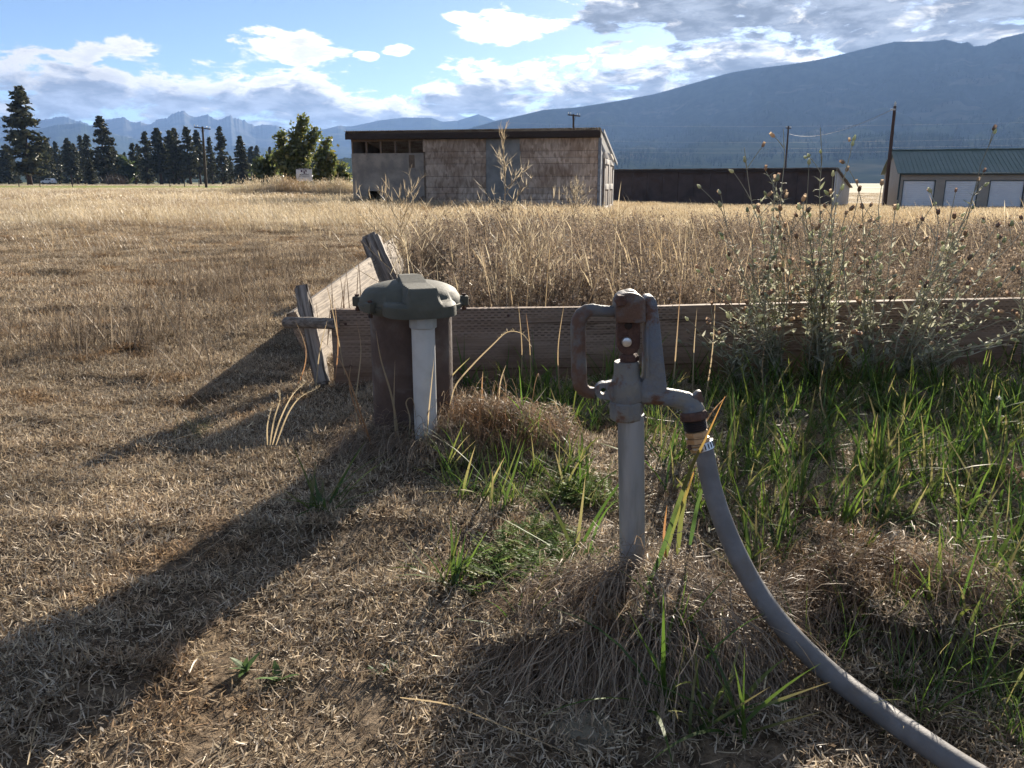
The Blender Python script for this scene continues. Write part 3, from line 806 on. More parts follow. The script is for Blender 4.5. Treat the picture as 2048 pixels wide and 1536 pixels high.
PINE_COL = [(.055, .064, .036), (.070, .078, .042), (.10, .098, .054), (.042, .048, .030)]
def pine_crown(seed, h=1.0, w=.17, start=.1, dens=1.0, ragged=.3, topround=.6):
    """unit-height crown; w is half width as a share of height"""
    r = np.random.default_rng(seed); cents = []; twigs = []
    nw = int(34 * dens)
    for k in range(nw):
        t = start + (1 - start) * (k + r.random() * .8) / nw
        prof = (1 - ((t - start) / (1 - start)) ** 1.5) ** topround * (.55 + .45 * sst(start, start + .25, t))
        nb = r.integers(4, 7)
        for j in range(nb):
            if r.random() < ragged * .45: continue
            a = r.random() * 2 * math.pi; L_ = w * prof * r.uniform(.55, 1.18)
            if r.random() < .06: L_ *= 1.35
            up = r.uniform(-.25, .25) + .25 * t
            m_ = max(2, int(L_ / .022))
            for i in range(m_):
                f = (i + 1) / m_
                if f < .25: continue
                cents.append((math.cos(a) * L_ * f, math.sin(a) * L_ * f, t + up * L_ * f - .10 * L_ * f * f))
            twigs.append((a, L_, t, up))
    for i in range(5): cents.append((0, 0, 1 - i * .012))
    cents = np.array(cents)
    v1, q1, c1 = leaf_cards(cents, .026, 7, PINE_COL, r, .010, 1.8)
    N = len(twigs); tw = np.array(twigs)
    v2, q2, c2 = blades(np.stack([np.zeros(N), np.zeros(N), tw[:, 2]], 1), math.pi / 2 - tw[:, 0], tw[:, 1], math.pi / 2 - tw[:, 3], .1, .006, 2, (.05, .035, .025))
    return np_mesh('pine_crown', *join([(v1, q1, c1), (v2, q2, c2)])[:2], cols=join([(v1, q1, c1), (v2, q2, c2)])[2])
def trunk_mesh(seed, h, r0, bend=.02, r1=None):
    r = np.random.default_rng(seed); bm = bmesh.new()
    pts = [(bend * h * math.sin(k * 1.1 + seed), bend * h * .6 * math.cos(k * .9 + seed) - bend * h * .6 * math.cos(seed), h * k / 7) for k in range(8)]
    pts[0] = (0, 0, 0)
    tube_bm(bm, pts, [r0 * (1.25 if k == 0 else 1) * (1 - .86 * k / 7) for k in range(8)], 8)
    return bm_mesh(bm, 'trunk', True)
CROWNS = [pine_crown(101, w=.15, start=.12, ragged=.25), pine_crown(102, w=.12, start=.08, ragged=.5), pine_crown(103, w=.17, start=.05, dens=1.1, ragged=.15, topround=.5),
          pine_crown(104, w=.13, start=.22, ragged=.4), pine_crown(105, w=.10, start=.1, ragged=.6, dens=.9), pine_crown(106, w=.15, start=.02, dens=1.2, ragged=.1, topround=.8)]
TRUNKS = [trunk_mesh(3 + k, .97, .017, .006) for k in range(6)]
for me in CROWNS: me.materials.append(needles)
for me in TRUNKS: me.materials.append(M['bark'])
def pine(px, top, base, D, var, label, wide=1.0, lean=0.0, rz=0.0):
    px = px + (1024 - px) * (base - top) / 6330     # pines stand upright: tops are read off the photo, feet lie nearer the middle
    p = V(px, base, D); z0 = float(gz(p[0], p[1])) - .15
    h = V(px, top, D)[2] - z0
    o = empty('pine_tree', (p[0], p[1], z0), rz); o.rotation_euler = (0, lean, rz)
    tag(o, label, 'tree', 'pines along the road')
    for nm, me in (('trunk', TRUNKS[var]), ('crown', CROWNS[var])):
        c = link(nm, me, None, o); c.scale = (h * wide * 1.22, h * wide * 1.22, h)
    return o
PINES = [
    (30, 176, 372, 128, 0, 'tallest ragged pine at the far left edge', 1.18, .03), (6, 292, 368, 190, 2, 'dark pine half cut off by the left picture edge', 1.1, 0),
    (76, 276, 368, 185, 2, 'dense round topped pine just right of the tallest pine', 1.0, 0), (92, 280, 368, 190, 5, 'dense pine left of the white car', .9, 0),
    (108, 284, 368, 195, 1, 'narrow pine directly behind the white car', 1.0, 0), (132, 278, 368, 180, 3, 'bare stemmed pine just right of the white car', 1.15, 0),
    (146, 288, 368, 188, 4, 'thin pine crowded between two thicker pines', 1.1, 0), (158, 272, 368, 192, 4, 'thinnest spire pine left of the tall central pine', .9, 0),
    (170, 270, 368, 185, 1, 'sparse layered pine touching the tall central pine', 1.0, 0), (200, 234, 372, 150, 0, 'tall conical pine standing above the grey bare shrub', 1.1, .03),
    (177, 318, 372, 140, 5, 'small bushy pine in front of the row', 1.5, 0), (218, 305, 370, 175, 2, 'short dark pine right behind the tall conical pine', 1.2, 0),
    (263, 288, 370, 175, 4, 'small slim pine right of the grey bare shrub', 1.3, 0), (284, 264, 370, 168, 1, 'open branched pine second right of the grey bare shrub', 1.15, -.04),
    (311, 258, 370, 165, 3, 'bare stemmed pine with dark round head, third right of the grey shrub', 1.3, -.05), (337, 262, 370, 170, 2, 'left one of two touching pines in the right hand row', .85, 0),
    (346, 258, 370, 172, 0, 'right one of two touching pines in the right hand row', .95, 0), (370, 255, 371, 168, 0, 'full pine just left of the T shaped pole with gap between', .95, 0),
    (391, 262, 371, 175, 3, 'slim pine immediately left of the T shaped pole', .95, 0), (417, 276, 371, 182, 4, 'pale thin spire pine immediately right of the T shaped pole', 1.1, 0),
    (436, 254, 371, 160, 1, 'shaggy leaning pine second right of the T shaped pole', .95, -.02), (455, 312, 371, 165, 4, 'small leaning pine under the shaggy one', 1.1, -.12),
    (478, 273, 372, 150, 5, 'broad dense pine at the right end of the row', 1.15, 0)]
for k, (px, top, base, D, var, lab, wide, lean) in enumerate(PINES): pine(px, top, base, D * 1.5, var, lab, wide, lean, k * 1.7)
# darker wood closing the gaps behind the row
library('pinefar', CROWNS, needles)
n = 190
bx = rng.uniform(-235, -52, n); by = rng.uniform(345, 440, n); bx = bx * (by / 240)
scatter('pine_wood', 'pinefar', np.stack([bx, by, gz(bx, by) - 1.5], 1), rng.uniform(0, 6, n), rng.uniform(9, 18.5, n), 'dark pine wood reading as one mass behind the pine row', 'wood')

def broadleaf(name, px, base, D, label, cat, stems, leaf=.12, cols=None, n_leaf=9, seed=1, gap=0.0, trunk_r=.12):
    """stems: list of (px, top_y, half width px) giving the lobes of the crown"""
    r = np.random.default_rng(seed); p = V(px, base, D); z0 = float(gz(p[0], p[1])) - .1
    o = empty(name, (p[0], p[1], z0)); tag(o, label, cat)
    bm = bmesh.new(); cents = []
    for (sx_, sy_, hw) in stems:
        tp = V(sx_, sy_, D) - np.array([p[0], p[1], z0]); w = hw * D / F; hgt = tp[2]
        pts = [(tp[0] * (k / 5) ** 1.4, r.normal(0, .1), hgt * k / 5) for k in range(6)]; pts[0] = (tp[0] * .05, 0, 0)
        tube_bm(bm, pts, [trunk_r * (1 - .85 * k / 5) for k in range(6)], 6)
        nb = int(60 * max(.6, w))
        for k in range(nb):
            f = r.uniform(.16, 1.0) ** .9; a = r.random() * 2 * math.pi
            L_ = w * (1 - ((f - .45) / .62) ** 2) * r.uniform(.35, 1.12)
            if L_ <= 0: continue
            bx_ = np.interp(f, np.linspace(0, 1, 6), [q_[0] for q_ in pts])
            e = (bx_ + math.cos(a) * L_, math.sin(a) * L_ * .9, hgt * f + L_ * r.uniform(.1, .8))
            tube_bm(bm, [(bx_, 0, hgt * f), e], [.018, .006], 4)
            m_ = max(3, int(L_ / .16))
            for i in range(m_):
                g_ = .3 + .7 * (i + r.random()) / m_
                cents.append((bx_ + (e[0] - bx_) * g_, e[1] * g_, hgt * f + (e[2] - hgt * f) * g_))
    link('trunk', bm_mesh(bm, 'trunk', True), M['bark_grey'], o)
    cents = np.array(cents); cents = cents[r.random(len(cents)) > gap]
    v_, q_, c_ = leaf_cards(cents, leaf, n_leaf, cols, r, leaf * .85, 1.5)
    link('crown', np_mesh('crown', v_, q_, cols=c_), broad, o)
    return o
GREENS = [(.12, .15, .045), (.16, .185, .05), (.085, .11, .035), (.21, .20, .065)]
DGREENS = [(.050, .075, .022), (.075, .10, .028), (.035, .052, .02)]
broadleaf('cottonwood_tree', 592, 382, 62, 'tall loose cottonwood tree rising behind the sign', 'tree', [(604, 238, 24), (560, 266, 17), (632, 262, 15), (585, 290, 26), (612, 292, 24), (550, 310, 14)], .22, GREENS, 7, 31, .3)
broadleaf('cottonwood_tree', 648, 385, 60, 'smaller cottonwood right of the sign beside the shed', 'tree', [(655, 283, 17), (640, 308, 16), (664, 312, 15)], .22, GREENS, 8, 32, .1)
broadleaf('leafy_bush', 535, 384, 66, 'rounded green bush at the left foot of the tall cottonwood', 'bush', [(545, 315, 24), (520, 325, 20), (566, 318, 20), (532, 335, 26)], .22, GREENS[:3] + DGREENS[:1], 8, 33)
broadleaf('leafy_bush', 680, 386, 64, 'low pointed green bush squeezed against the shed wall', 'bush', [(684, 330, 12), (672, 342, 14), (694, 350, 12)], .20, GREENS, 8, 34)
broadleaf('leafy_bush', 247, 371, 250, 'dark green broadleaf bush between the two halves of the pine row', 'bush', [(240, 320, 16), (256, 335, 16), (228, 330, 14)], .7, DGREENS, 7, 35)
# bare grey shrub
r_ = np.random.default_rng(77); p_ = V(232, 371, 195); z_ = float(gz(p_[0], p_[1]))
sh = empty('bare_shrub', (p_[0], p_[1], z_)); sh.scale = (1.5, 1.5, 1.4); tag(sh, 'grey leafless rounded shrub at the edge of the pine row', 'shrub')
n = 700; a_ = r_.random(n) * 6.283
v_, q_, c_ = blades(np.stack([r_.normal(0, .8, n), r_.normal(0, .5, n), r_.random(n) * .8], 1), a_, r_.uniform(.6, 1.7, n), r_.uniform(.1, 1.1, n), r_.normal(0, .3, n), .03, 2, pal([(.10, .085, .075), (.14, .115, .10), (.07, .06, .055)], n, r_))
link('branches', np_mesh('branches', v_, q_, cols=c_), twiggy, sh)
box('stem', (0, 0, .15), (.12, .12, .5), M['bark_grey'], sh)

# road behind the field with a car, fence posts
M['road'] = solid('pale_gravel_road', (.20, .18, .15), (.26, .235, .19), .5, .95)
ya, yb = 206, 213
xs = np.linspace(-300, 20, 40)
rv = np.concatenate([np.stack([xs, np.full(40, ya) , gz(xs, np.full(40, ya)) + .12], 1), np.stack([xs, np.full(40, yb), gz(xs, np.full(40, yb)) + .12], 1)])
road = link('road', np_mesh('road', rv, np.stack([np.arange(39), np.arange(1, 40), np.arange(41, 80), np.arange(40, 79)], 1)), M['road']); tag(road, kind='structure')
M['carpaint'] = solid('white_car_paint', (.72, .73, .74), rough=.3); M['glass'] = solid('dark_car_glass', (.02, .025, .03), rough=.08, spec=.8)
M['tyre'] = solid('tyre_rubber', (.02, .02, .02), rough=.9); M['tail'] = solid('red_lamp', (.35, .02, .02), rough=.3)
cp = V(98, 368, 209); car = empty('parked_car', (cp[0], cp[1], float(gz(cp[0], cp[1])) + .12), -.25)
tag(car, 'small white car standing under the pines on the left', 'car')
L2 = 1.75
prism('body', [(-L2, .35), (-L2, .75), (-L2 + .12, .88), (-.75, .98), (.95, 1.0), (L2, .95), (L2 + .05, .5), (L2 - .02, .32)], -.85, .85, M['carpaint'], car, .04)
prism('cabin', [(-.72, .97), (-.25, 1.45), (1.25, 1.48), (L2 - .12, 1.0)], -.74, .74, M['carpaint'], car, .05)
for y_ in (-.75, .735):
    prism('side_window', [(-.52, 1.02), (-.18, 1.36), (.42, 1.38), (.42, 1.02)], y_, y_ + .015, M['glass'], car)
    prism('side_window', [(.52, 1.02), (.52, 1.38), (1.18, 1.39), (1.42, 1.04)], y_, y_ + .015, M['glass'], car)
box('windscreen', (-.53, 0, 1.2), (.03, 1.3, .52), M['glass'], car, Matrix.Rotation(.80, 3, 'Y'))
for x_ in (-1.08, 1.1):
    for y_ in (-.88, .68):
        w_ = lathe('wheel', (x_, y_, .32), [(.18, -.0), (.32, .03), (.33, .1), (.32, .18), (.18, .2)], M['tyre'], car, 16, (0, 1, 0))
        hb_ = lathe('hub', (x_, y_ - .012, .32), [(.17, 0), (.17, .224)], M['cable'], None, 12, (0, 1, 0)); hb_.parent = w_
for y_ in (-.6, .6):
    box('headlight', (-L2 - .005, y_, .74), (.04, .28, .12), M['cable'], car); box('tail_light', (L2 + .02, y_, .82), (.04, .16, .26), M['tail'], car)
for px, lab in ((38, 'under the tallest pine'), (80, 'just left of the white car'), (145, 'right of the white car'), (340, 'third to the left of the T shaped pole'), (369, 'second to the left of the T shaped pole'), (398, 'nearest the T shaped pole on its left'), (470, 'below the broad dense pine'), (500, 'right of the broad dense pine')):
    p_ = V(px, 372, 118); z_ = float(gz(p_[0], p_[1]))
    o = tube('fence_post', [(p_[0], p_[1], z_ - .2), (p_[0] + .02, p_[1], z_ + .5), (p_[0] + .03, p_[1], z_ + 1.0)], [.07, .065, .06], M['pole'], None, 7)
    tag(o, 'short dark fence post ' + lab, 'post', 'fence posts along the road')

# ------------------------------------------------------------------ yard hydrant
M['galv'] = solid('dull_galvanised_pipe', (.34, .35, .35), (.22, .225, .22), 30, .5, metal=.3, stretch=(1, 1, .15), c3=(.16, .155, .14), s3=14, lo3=.52, hi3=.66, bump=.12, bscale=90)
M['cast'] = solid('faded_blue_grey_casting', (.15, .17, .20), (.215, .20, .165), 14, .6, metal=.1, c3=(.135, .068, .042), s3=24, lo3=.50, hi3=.62, bump=.35, bscale=130)
M['handle'] = solid('worn_handle_iron', (.125, .13, .14), (.19, .165, .135), 20, .6, metal=.1, c3=(.13, .072, .048), s3=16, lo3=.44, hi3=.58, bump=.3, bscale=130)
M['rust'] = solid('rusted_iron', (.085, .045, .034), (.13, .072, .052), 60, .85, metal=.1, c3=(.05, .035, .03), s3=30, bump=.4, bscale=200)
M['brass'] = solid('aged_brass', (.52, .36, .21), (.40, .26, .14), 40, .38, metal=.7, c3=(.55, .50, .45), s3=30)
M['steel'] = solid('bright_clamp_steel', (.66, .67, .68), (.5, .5, .5), 60, .28, metal=.85)
M['hose'] = solid('grey_rubber_hose', (.185, .175, .168), (.145, .136, .13), 30, .6, c3=(.16, .13, .10), s3=12, lo3=.52, hi3=.72, bump=.08, bscale=300)
HY = 1.19
hyd = empty('yard_hydrant', (HYD[0], HY, 0)); tag(hyd, 'blue grey frost proof yard hydrant with looped handle on galvanised pipe', 'hydrant')
def hp(px, py, dy=0.0):
    p = V(px, py, HY + dy); return (p[0] - HYD[0], dy, p[2])
def hxz(L_): return [(hp(a, b)[0], hp(a, b)[2]) for a, b in L_]
pb, pt = Vector(hp(1266, 1232)), Vector(hp(1261.5, 828)); pm = 0.0208
HAX = (pt - pb).normalized()
tube('pipe', [tuple(pb), tuple(pb.lerp(pt, .5)), tuple(pt)], pm, M['galv'], hyd, 28)
def hl(px, prof_px, mat, nm, seg=28, sm=True, ang=35):
    """lathe on the hydrant axis; prof given as (half width px, y px)"""
    prof = []; k = 1.247 / F
    pts = [Vector(hp(px, y)) for _, y in prof_px]
    base = pts[0]; 
    return lathe(nm, tuple(base), [(w * k, (p - base).dot(HAX)) for (w, y), p in zip(prof_px, pts)], mat, hyd, seg, tuple(HAX), ang, sm)
hl(1253, [(31, 838), (33.5, 834), (33.5, 804), (31, 800)], M['cast'], 'coupling', 8, False)
hl(1254, [(30, 801), (32, 797), (31.5, 764), (29, 758), (25.5, 752), (24.8, 727), (23.5, 722)], M['cast'], 'head_body', 28)
hl(1259, [(15, 724), (18.5, 722), (18.5, 712), (15, 708), (9, 706), (8, 690)], M['rust'], 'packing_nut', 6, False)
prism('head_arm', hxz([(1276, 800), (1276, 770), (1286, 752), (1287.5, 640), (1285, 596), (1291, 589.5), (1303, 590), (1311, 600), (1318, 655), (1327, 735), (1331, 775), (1320, 790)]), -.015, .017, M['cast'], hyd, .0035)
prism('head_web', hxz([(1287.6, 750), (1288.5, 645), (1291, 640), (1294, 645), (1294, 750)]), -.0195, -.008, M['cast'], hyd, .002)
# lever: hub block with rounded top, and the looped handle
prism('lever_hub', hxz([(1229, 638), (1227, 612), (1228, 600), (1233, 590), (1241, 584), (1253, 581.5), (1265, 582), (1275, 586), (1284, 593), (1286.5, 600), (1286.5, 637), (1282, 641), (1236, 641)]), -.024, .018, M['handle'], hyd, .0025)
lathe('pivot_bolt', hp(1243, 603, -.033), [(.0075, 0), (.0095, .003), (.0095, .02)], M['rust'], hyd, 6, (0, 1, 0), 30, False)
lathe('roller', hp(1262, 600, -.012), [(.008, 0), (.0138, .002), (.0146, .014), (.0138, .026), (.008, .028)], M['handle'], hyd, 24, (0, 1, 0))
hpts = [(1236, 622), (1218, 623), (1200, 622), (1186, 620), (1174, 622), (1164, 629), (1158, 640), (1156, 655), (1156.5, 690), (1157.5, 730), (1158, 755), (1160, 769), (1166, 779), (1176, 785), (1188, 786)]
tube('handle', [hp(*p) for p in hpts], [.0088, .0088, .009, .0096, .0105, .0115, .012, .0122, .012, .012, .0122, .0118, .0105, .0095, .009], M['handle'], hyd, 14, (1.0, 1.0))
prism('link', hxz([(1233, 640), (1232, 670), (1232.5, 688), (1237, 699), (1246, 706), (1258, 707.5), (1270, 703), (1277, 694), (1279, 682), (1279, 641)]), -.011, .009, M['rust'], hyd, .002)
lathe('link_bolt', hp(1254, 685, -.016), [(.0035, 0), (.0070, .0008), (.0078, .003), (.0078, .008)], M['steel'], hyd, 20, (0, 1, 0))
lathe('link_pin', hp(1257, 652, -.0135), [(.004, 0), (.006, .002), (.006, .006)], M['dark'], hyd, 12, (0, 1, 0))
cx, cz = hp(1206, 779)[0], hp(1206, 779)[2]
k_ = 1.247 / F
lug = [(cx + 17 * k_ * math.cos(a), cz + 17 * k_ * math.sin(a)) for a in np.linspace(math.radians(75), math.radians(285), 14)] + hxz([(1230, 800), (1234, 799), (1234, 758), (1226, 759)])
prism('lock_lug', lug, -.010, .004, M['cast'], hyd, hole=(cx, cz, 6.8 * k_))
# spout
spts = [(1284, 788), (1306, 790), (1330, 793), (1352, 797), (1370, 802), (1381, 810), (1386, 820), (1387.5, 830)]
tube('spout', [hp(*p, -.002 * i) for i, p in enumerate(spts)], [.0165, .0150, .0138, .0142, .0155, .0172, .0178, .0180], M['cast'], hyd, 22)
prism('spout_horn', hxz([(1376, 792), (1390, 777.5), (1397, 776), (1399.5, 786), (1402, 797), (1390, 800)]), -.020, -.006, M['handle'], hyd, .002)
sax = (Vector(hp(1392, 860, -.02)) - Vector(hp(1386, 822, -.016))).normalized()
def sl_(nm, px, py, prof, mat, seg=24, sm=True): return lathe(nm, hp(px, py, -.018), prof, mat, hyd, seg, tuple(sax), 35, sm)
sl_('spout_flange', 1386, 823, [(.0195, 0), (.0222, .003), (.0222, .010), (.020, .0125)], M['rust'], 8, False)
sl_('thread_collar', 1388, 838, [(.0175, 0)] + [(.0175 + .0012 * (k % 2), .0016 * k + .001) for k in range(10)] + [(.016, .018)], M['dark'], 24)
HS = Vector(hp(1392, 860, -.02))
hose = empty('garden_hose', (HYD[0], HY, 0)); tag(hose, 'thick grey garden hose curving from the spout to the lower right corner', 'hose')
def sh_l(nm, off, prof, mat, seg=24, sm=True): return lathe(nm, tuple(HS + sax * off), prof, mat, hose, seg, tuple(sax), 35, sm)
sh_l('brass_nut', 0, [(.0160, 0), (.0185, .002), (.0185, .008), (.0165, .009), (.0165, .011), (.0190, .012), (.0190, .019), (.0150, .0205)], M['brass'], 8, False)
sh_l('brass_tail', .020, [(.0135, 0), (.0150, .003), (.0135, .006), (.015, .009), (.013, .014)], M['brass'])
hpx = [(1404, 888, 1.170), (1411, 915, 1.165), (1421, 965, 1.150), (1441, 1030, 1.125), (1470, 1100, 1.095), (1508, 1172, 1.06), (1553, 1237, 1.02), (1608, 1298, .985), (1672, 1356, .95), (1746, 1412, .915), (1830, 1472, .88), (1920, 1532, .85), (2020, 1590, .82), (2140, 1640, .80), (2300, 1690, .78)]
def catmull(P, n=6):
    P = [Vector(p) for p in P]; out = []
    for i in range(len(P) - 1):
        p0, p1, p2, p3 = P[max(i - 1, 0)], P[i], P[i + 1], P[min(i + 2, len(P) - 1)]
        for k in range(n):
            t = k / n
            out.append(.5 * ((2 * p1) + (p2 - p0) * t + (2 * p0 - 5 * p1 + 4 * p2 - p3) * t * t + (3 * p1 - p0 - 3 * p2 + p3) * t ** 3))
    return out + [P[-1]]
hw = []
for i, (a, b, Y) in enumerate(hpx):
    while V(a, b, Y)[2] < float(gz(V(a, b, Y)[0], Y)) + .030 and Y > .3: Y -= .004
    hw.append(tuple(V(a, b, Y) - np.array([HYD[0], HY, 0])))
hpath = catmull([tuple(HS + sax * .022)] + hw)
tube('hose_body', hpath, [.0158 if i < 4 else .0152 for i in range(len(hpath))], M['hose'], hose, 20)
cl = Vector(hpath[7]); cdir = (Vector(hpath[9]) - Vector(hpath[6])).normalized()
clamp = lathe('hose_clamp', tuple(cl - cdir * .006), [(.0168, 0), (.0176, .0005), (.0176, .0125), (.0168, .013)], M['steel'], hose, 32, tuple(cdir), 35)
for k in range(20):
    a = k * 2 * math.pi / 20; q0 = Vector((0, 0, 1)).rotation_difference(cdir)
    c_ = cl + cdir * .0003 + q0 @ Vector((math.cos(a) * .0174, math.sin(a) * .0174, 0))
    s_ = box('slot', tuple(c_), (.0010, .0018, .0085), M['dark'], None, (q0.to_matrix() @ Matrix.Rotation(a, 3, 'Z'))); s_.parent = clamp
box('clamp_screw', tuple(cl + Vector((-.019, -.004, 0))), (.010, .012, .011), M['rust'], hose, bevel=.002)

# ------------------------------------------------------------------ well head
M['casing'] = solid('dark_rust_steel_casing', (.075, .048, .038), (.12, .083, .066), 9, .75, metal=.1, c3=(.17, .145, .125), s3=9, lo3=.50, hi3=.70, bump=.25, bscale=90)
M['capgreen'] = solid('grey_green_cap_paint', (.078, .075, .055), (.105, .10, .075), 14, .72, c3=(.14, .12, .09), s3=9, lo3=.62, hi3=.75, bump=.1, bscale=120, spec=.35)
def pvc():
    m, t, out = new_mat('white_plastic_conduit'); tcn = t.n('ShaderNodeTexCoord'); o_ = tcn.outputs['Object']
    col = t.mix(t.mr(t.noise(o_, 12, 5, .6), .4, .7), (.56, .555, .53), (.45, .44, .41))
    scuff = t.mr(t.noise(t.map(o_, (40, 40, 9)), 1.0, 5, .7), .645, .69)
    col = t.mix(scuff, col, (.09, .085, .08))
    p = t.n('ShaderNodeBsdfPrincipled'); t.put(p.inputs['Base Color'], col); p.inputs['Roughness'].default_value = .45
    t.put(out.inputs[0], p.outputs[0]); return m
M['pvc'] = pvc(); M['pvcgrey'] = solid('grey_plastic_fitting', (.40, .40, .37), (.33, .33, .31), 20, .5)
well = empty('well_head', (WELL[0], WELL[1], 0)); tag(well, 'rusty steel well casing with grey green cap and white conduit', 'well head')
CT = float(V(815, 618, 2.0)[2])
lathe('casing', (0, 0, -.05), [(.1095, 0), (.1095, CT + .05)], M['casing'], well, 48)
cond = V(853, 900, 1.955) - WELL
ctop = V(853.5, 640, 1.955)[2]
lathe('conduit', (cond[0], cond[1], -.04), [(.0295, 0), (.0295, ctop + .06)], M['pvc'], well, 28)
lathe('conduit_coupling', (cond[0], cond[1], ctop - .02), [(.031, 0), (.0345, .002), (.0345, .046), (.0335, .05), (.030, .052), (.030, .062)], M['pvcgrey'], well, 10, angle=20)
# cap: skirt, flange, and a moulded dome with an angular conduit hood
lathe('cap_flange', (0, 0, CT - .004), [(.128, 0), (.1395, .001), (.1395, .007), (.132, .009)], M['capgreen'], well, 48)
lathe('cap_skirt', (0, 0, CT - .022), [(.111, 0), (.1175, .001), (.119, .02), (.121, .036)], M['capgreen'], well, 48)
def cap_top():
    nx, ny = 64, 52; grid = {}
    bm = bmesh.new()
    cx_, cy_ = cond[0], cond[1]
    xs_ = np.linspace(-.135, .135, nx); ys_ = np.linspace(-.215, .132, ny)
    nr_, na2 = 44, 180
    rings = []
    for i in range(nr_ + 1):
        f = i / nr_; ring = []
        for j in range(na2):
            a = 2 * math.pi * j / na2
            # outline: circle pulled out over the conduit
            ux, uy = math.cos(a), math.sin(a)
            Rr_ = .134
            ca = math.atan2(cy_, cx_); da = abs((a - ca + math.pi) % (2 * math.pi) - math.pi)
            Rr_ = max(Rr_, min(.225, (math.hypot(cx_, cy_) + .042) * (1 if da < .20 else max(0, math.cos(da - .20)) ** 2.6)))
            x, y = ux * Rr_ * f, uy * Rr_ * f
            rr0 = math.hypot(x, y) / .134
            dome = .038 * max(0, 1 - min(1, rr0) ** 3.2) ** .75 + .012
            # hood: flat topped wedge running from the centre back out over the conduit
            tx, ty = math.cos(ca), math.sin(ca)
            s_ = x * tx + y * ty; w_ = -x * ty + y * tx
            hood_h = np.interp(s_, [-.075, -.055, .0, .075, .165, .20], [0, .062, .066, .052, .049, .028])
            half = np.interp(s_, [-.07, .0, .1, .2], [.018, .030, .036, .036])
            side = 1 - np.clip((abs(w_) - half) / .011, 0, 1)
            edge = np.clip((1 - f) / .10, 0, 1)
            z = max(dome, hood_h * side) * (.35 + .65 * edge ** .6) if f > .9 else max(dome, hood_h * side)
            ring.append(bm.verts.new((x, y, CT + .010 + z)))
            if i == 0: break
        rings.append(ring)
    for j in range(na2): bm.faces.new((rings[0][0], rings[1][j], rings[1][(j + 1) % na2]))
    for i in range(1, nr_):
        for j in range(na2): bm.faces.new((rings[i][j], rings[i + 1][j], rings[i + 1][(j + 1) % na2], rings[i][(j + 1) % na2]))
    # rim: short vertical lip
    lip = [bm.verts.new((v.co.x * 1.012, v.co.y * 1.012, CT + .004)) for v in rings[-1]]
    lip2 = [bm.verts.new((v.co.x * 1.012, v.co.y * 1.012, CT - .012)) for v in rings[-1]]
    for A_, B_ in ((rings[-1], lip), (lip, lip2)):
        for j in range(na2): bm.faces.new((A_[j], B_[j], B_[(j + 1) % na2], A_[(j + 1) % na2]))
    bm.faces.new(lip2[::-1])
    return bm_mesh(bm, 'cap', True, 24)
link('cap', cap_top(), M['capgreen'], well)
for a, nm in ((178, 'lug'), (8, 'lug'), (232, 'lug'), (70, 'lug')):
    x_, y_ = math.cos(R(a)) * .141, math.sin(R(a)) * .141
    lg = box('lug', (x_, y_, CT + .004), (.028, .024, .026), M['capgreen'], well, Matrix.Rotation(R(a), 3, 'Z'), .004)
    bt = lathe('bolt', (x_ * 1.02, y_ * 1.02, CT - .022), [(.006, 0), (.006, .008), (.004, .008), (.004, .040), (.006, .040), (.006, .045)], M['rust'], None, 6, None, 30, False); bt.parent = lg
box('cap_label', (-.030, -.1305, CT + .014), (.013, .003, .005), M['pvc'], well, Matrix.Rotation(-.22, 3, 'Z'))

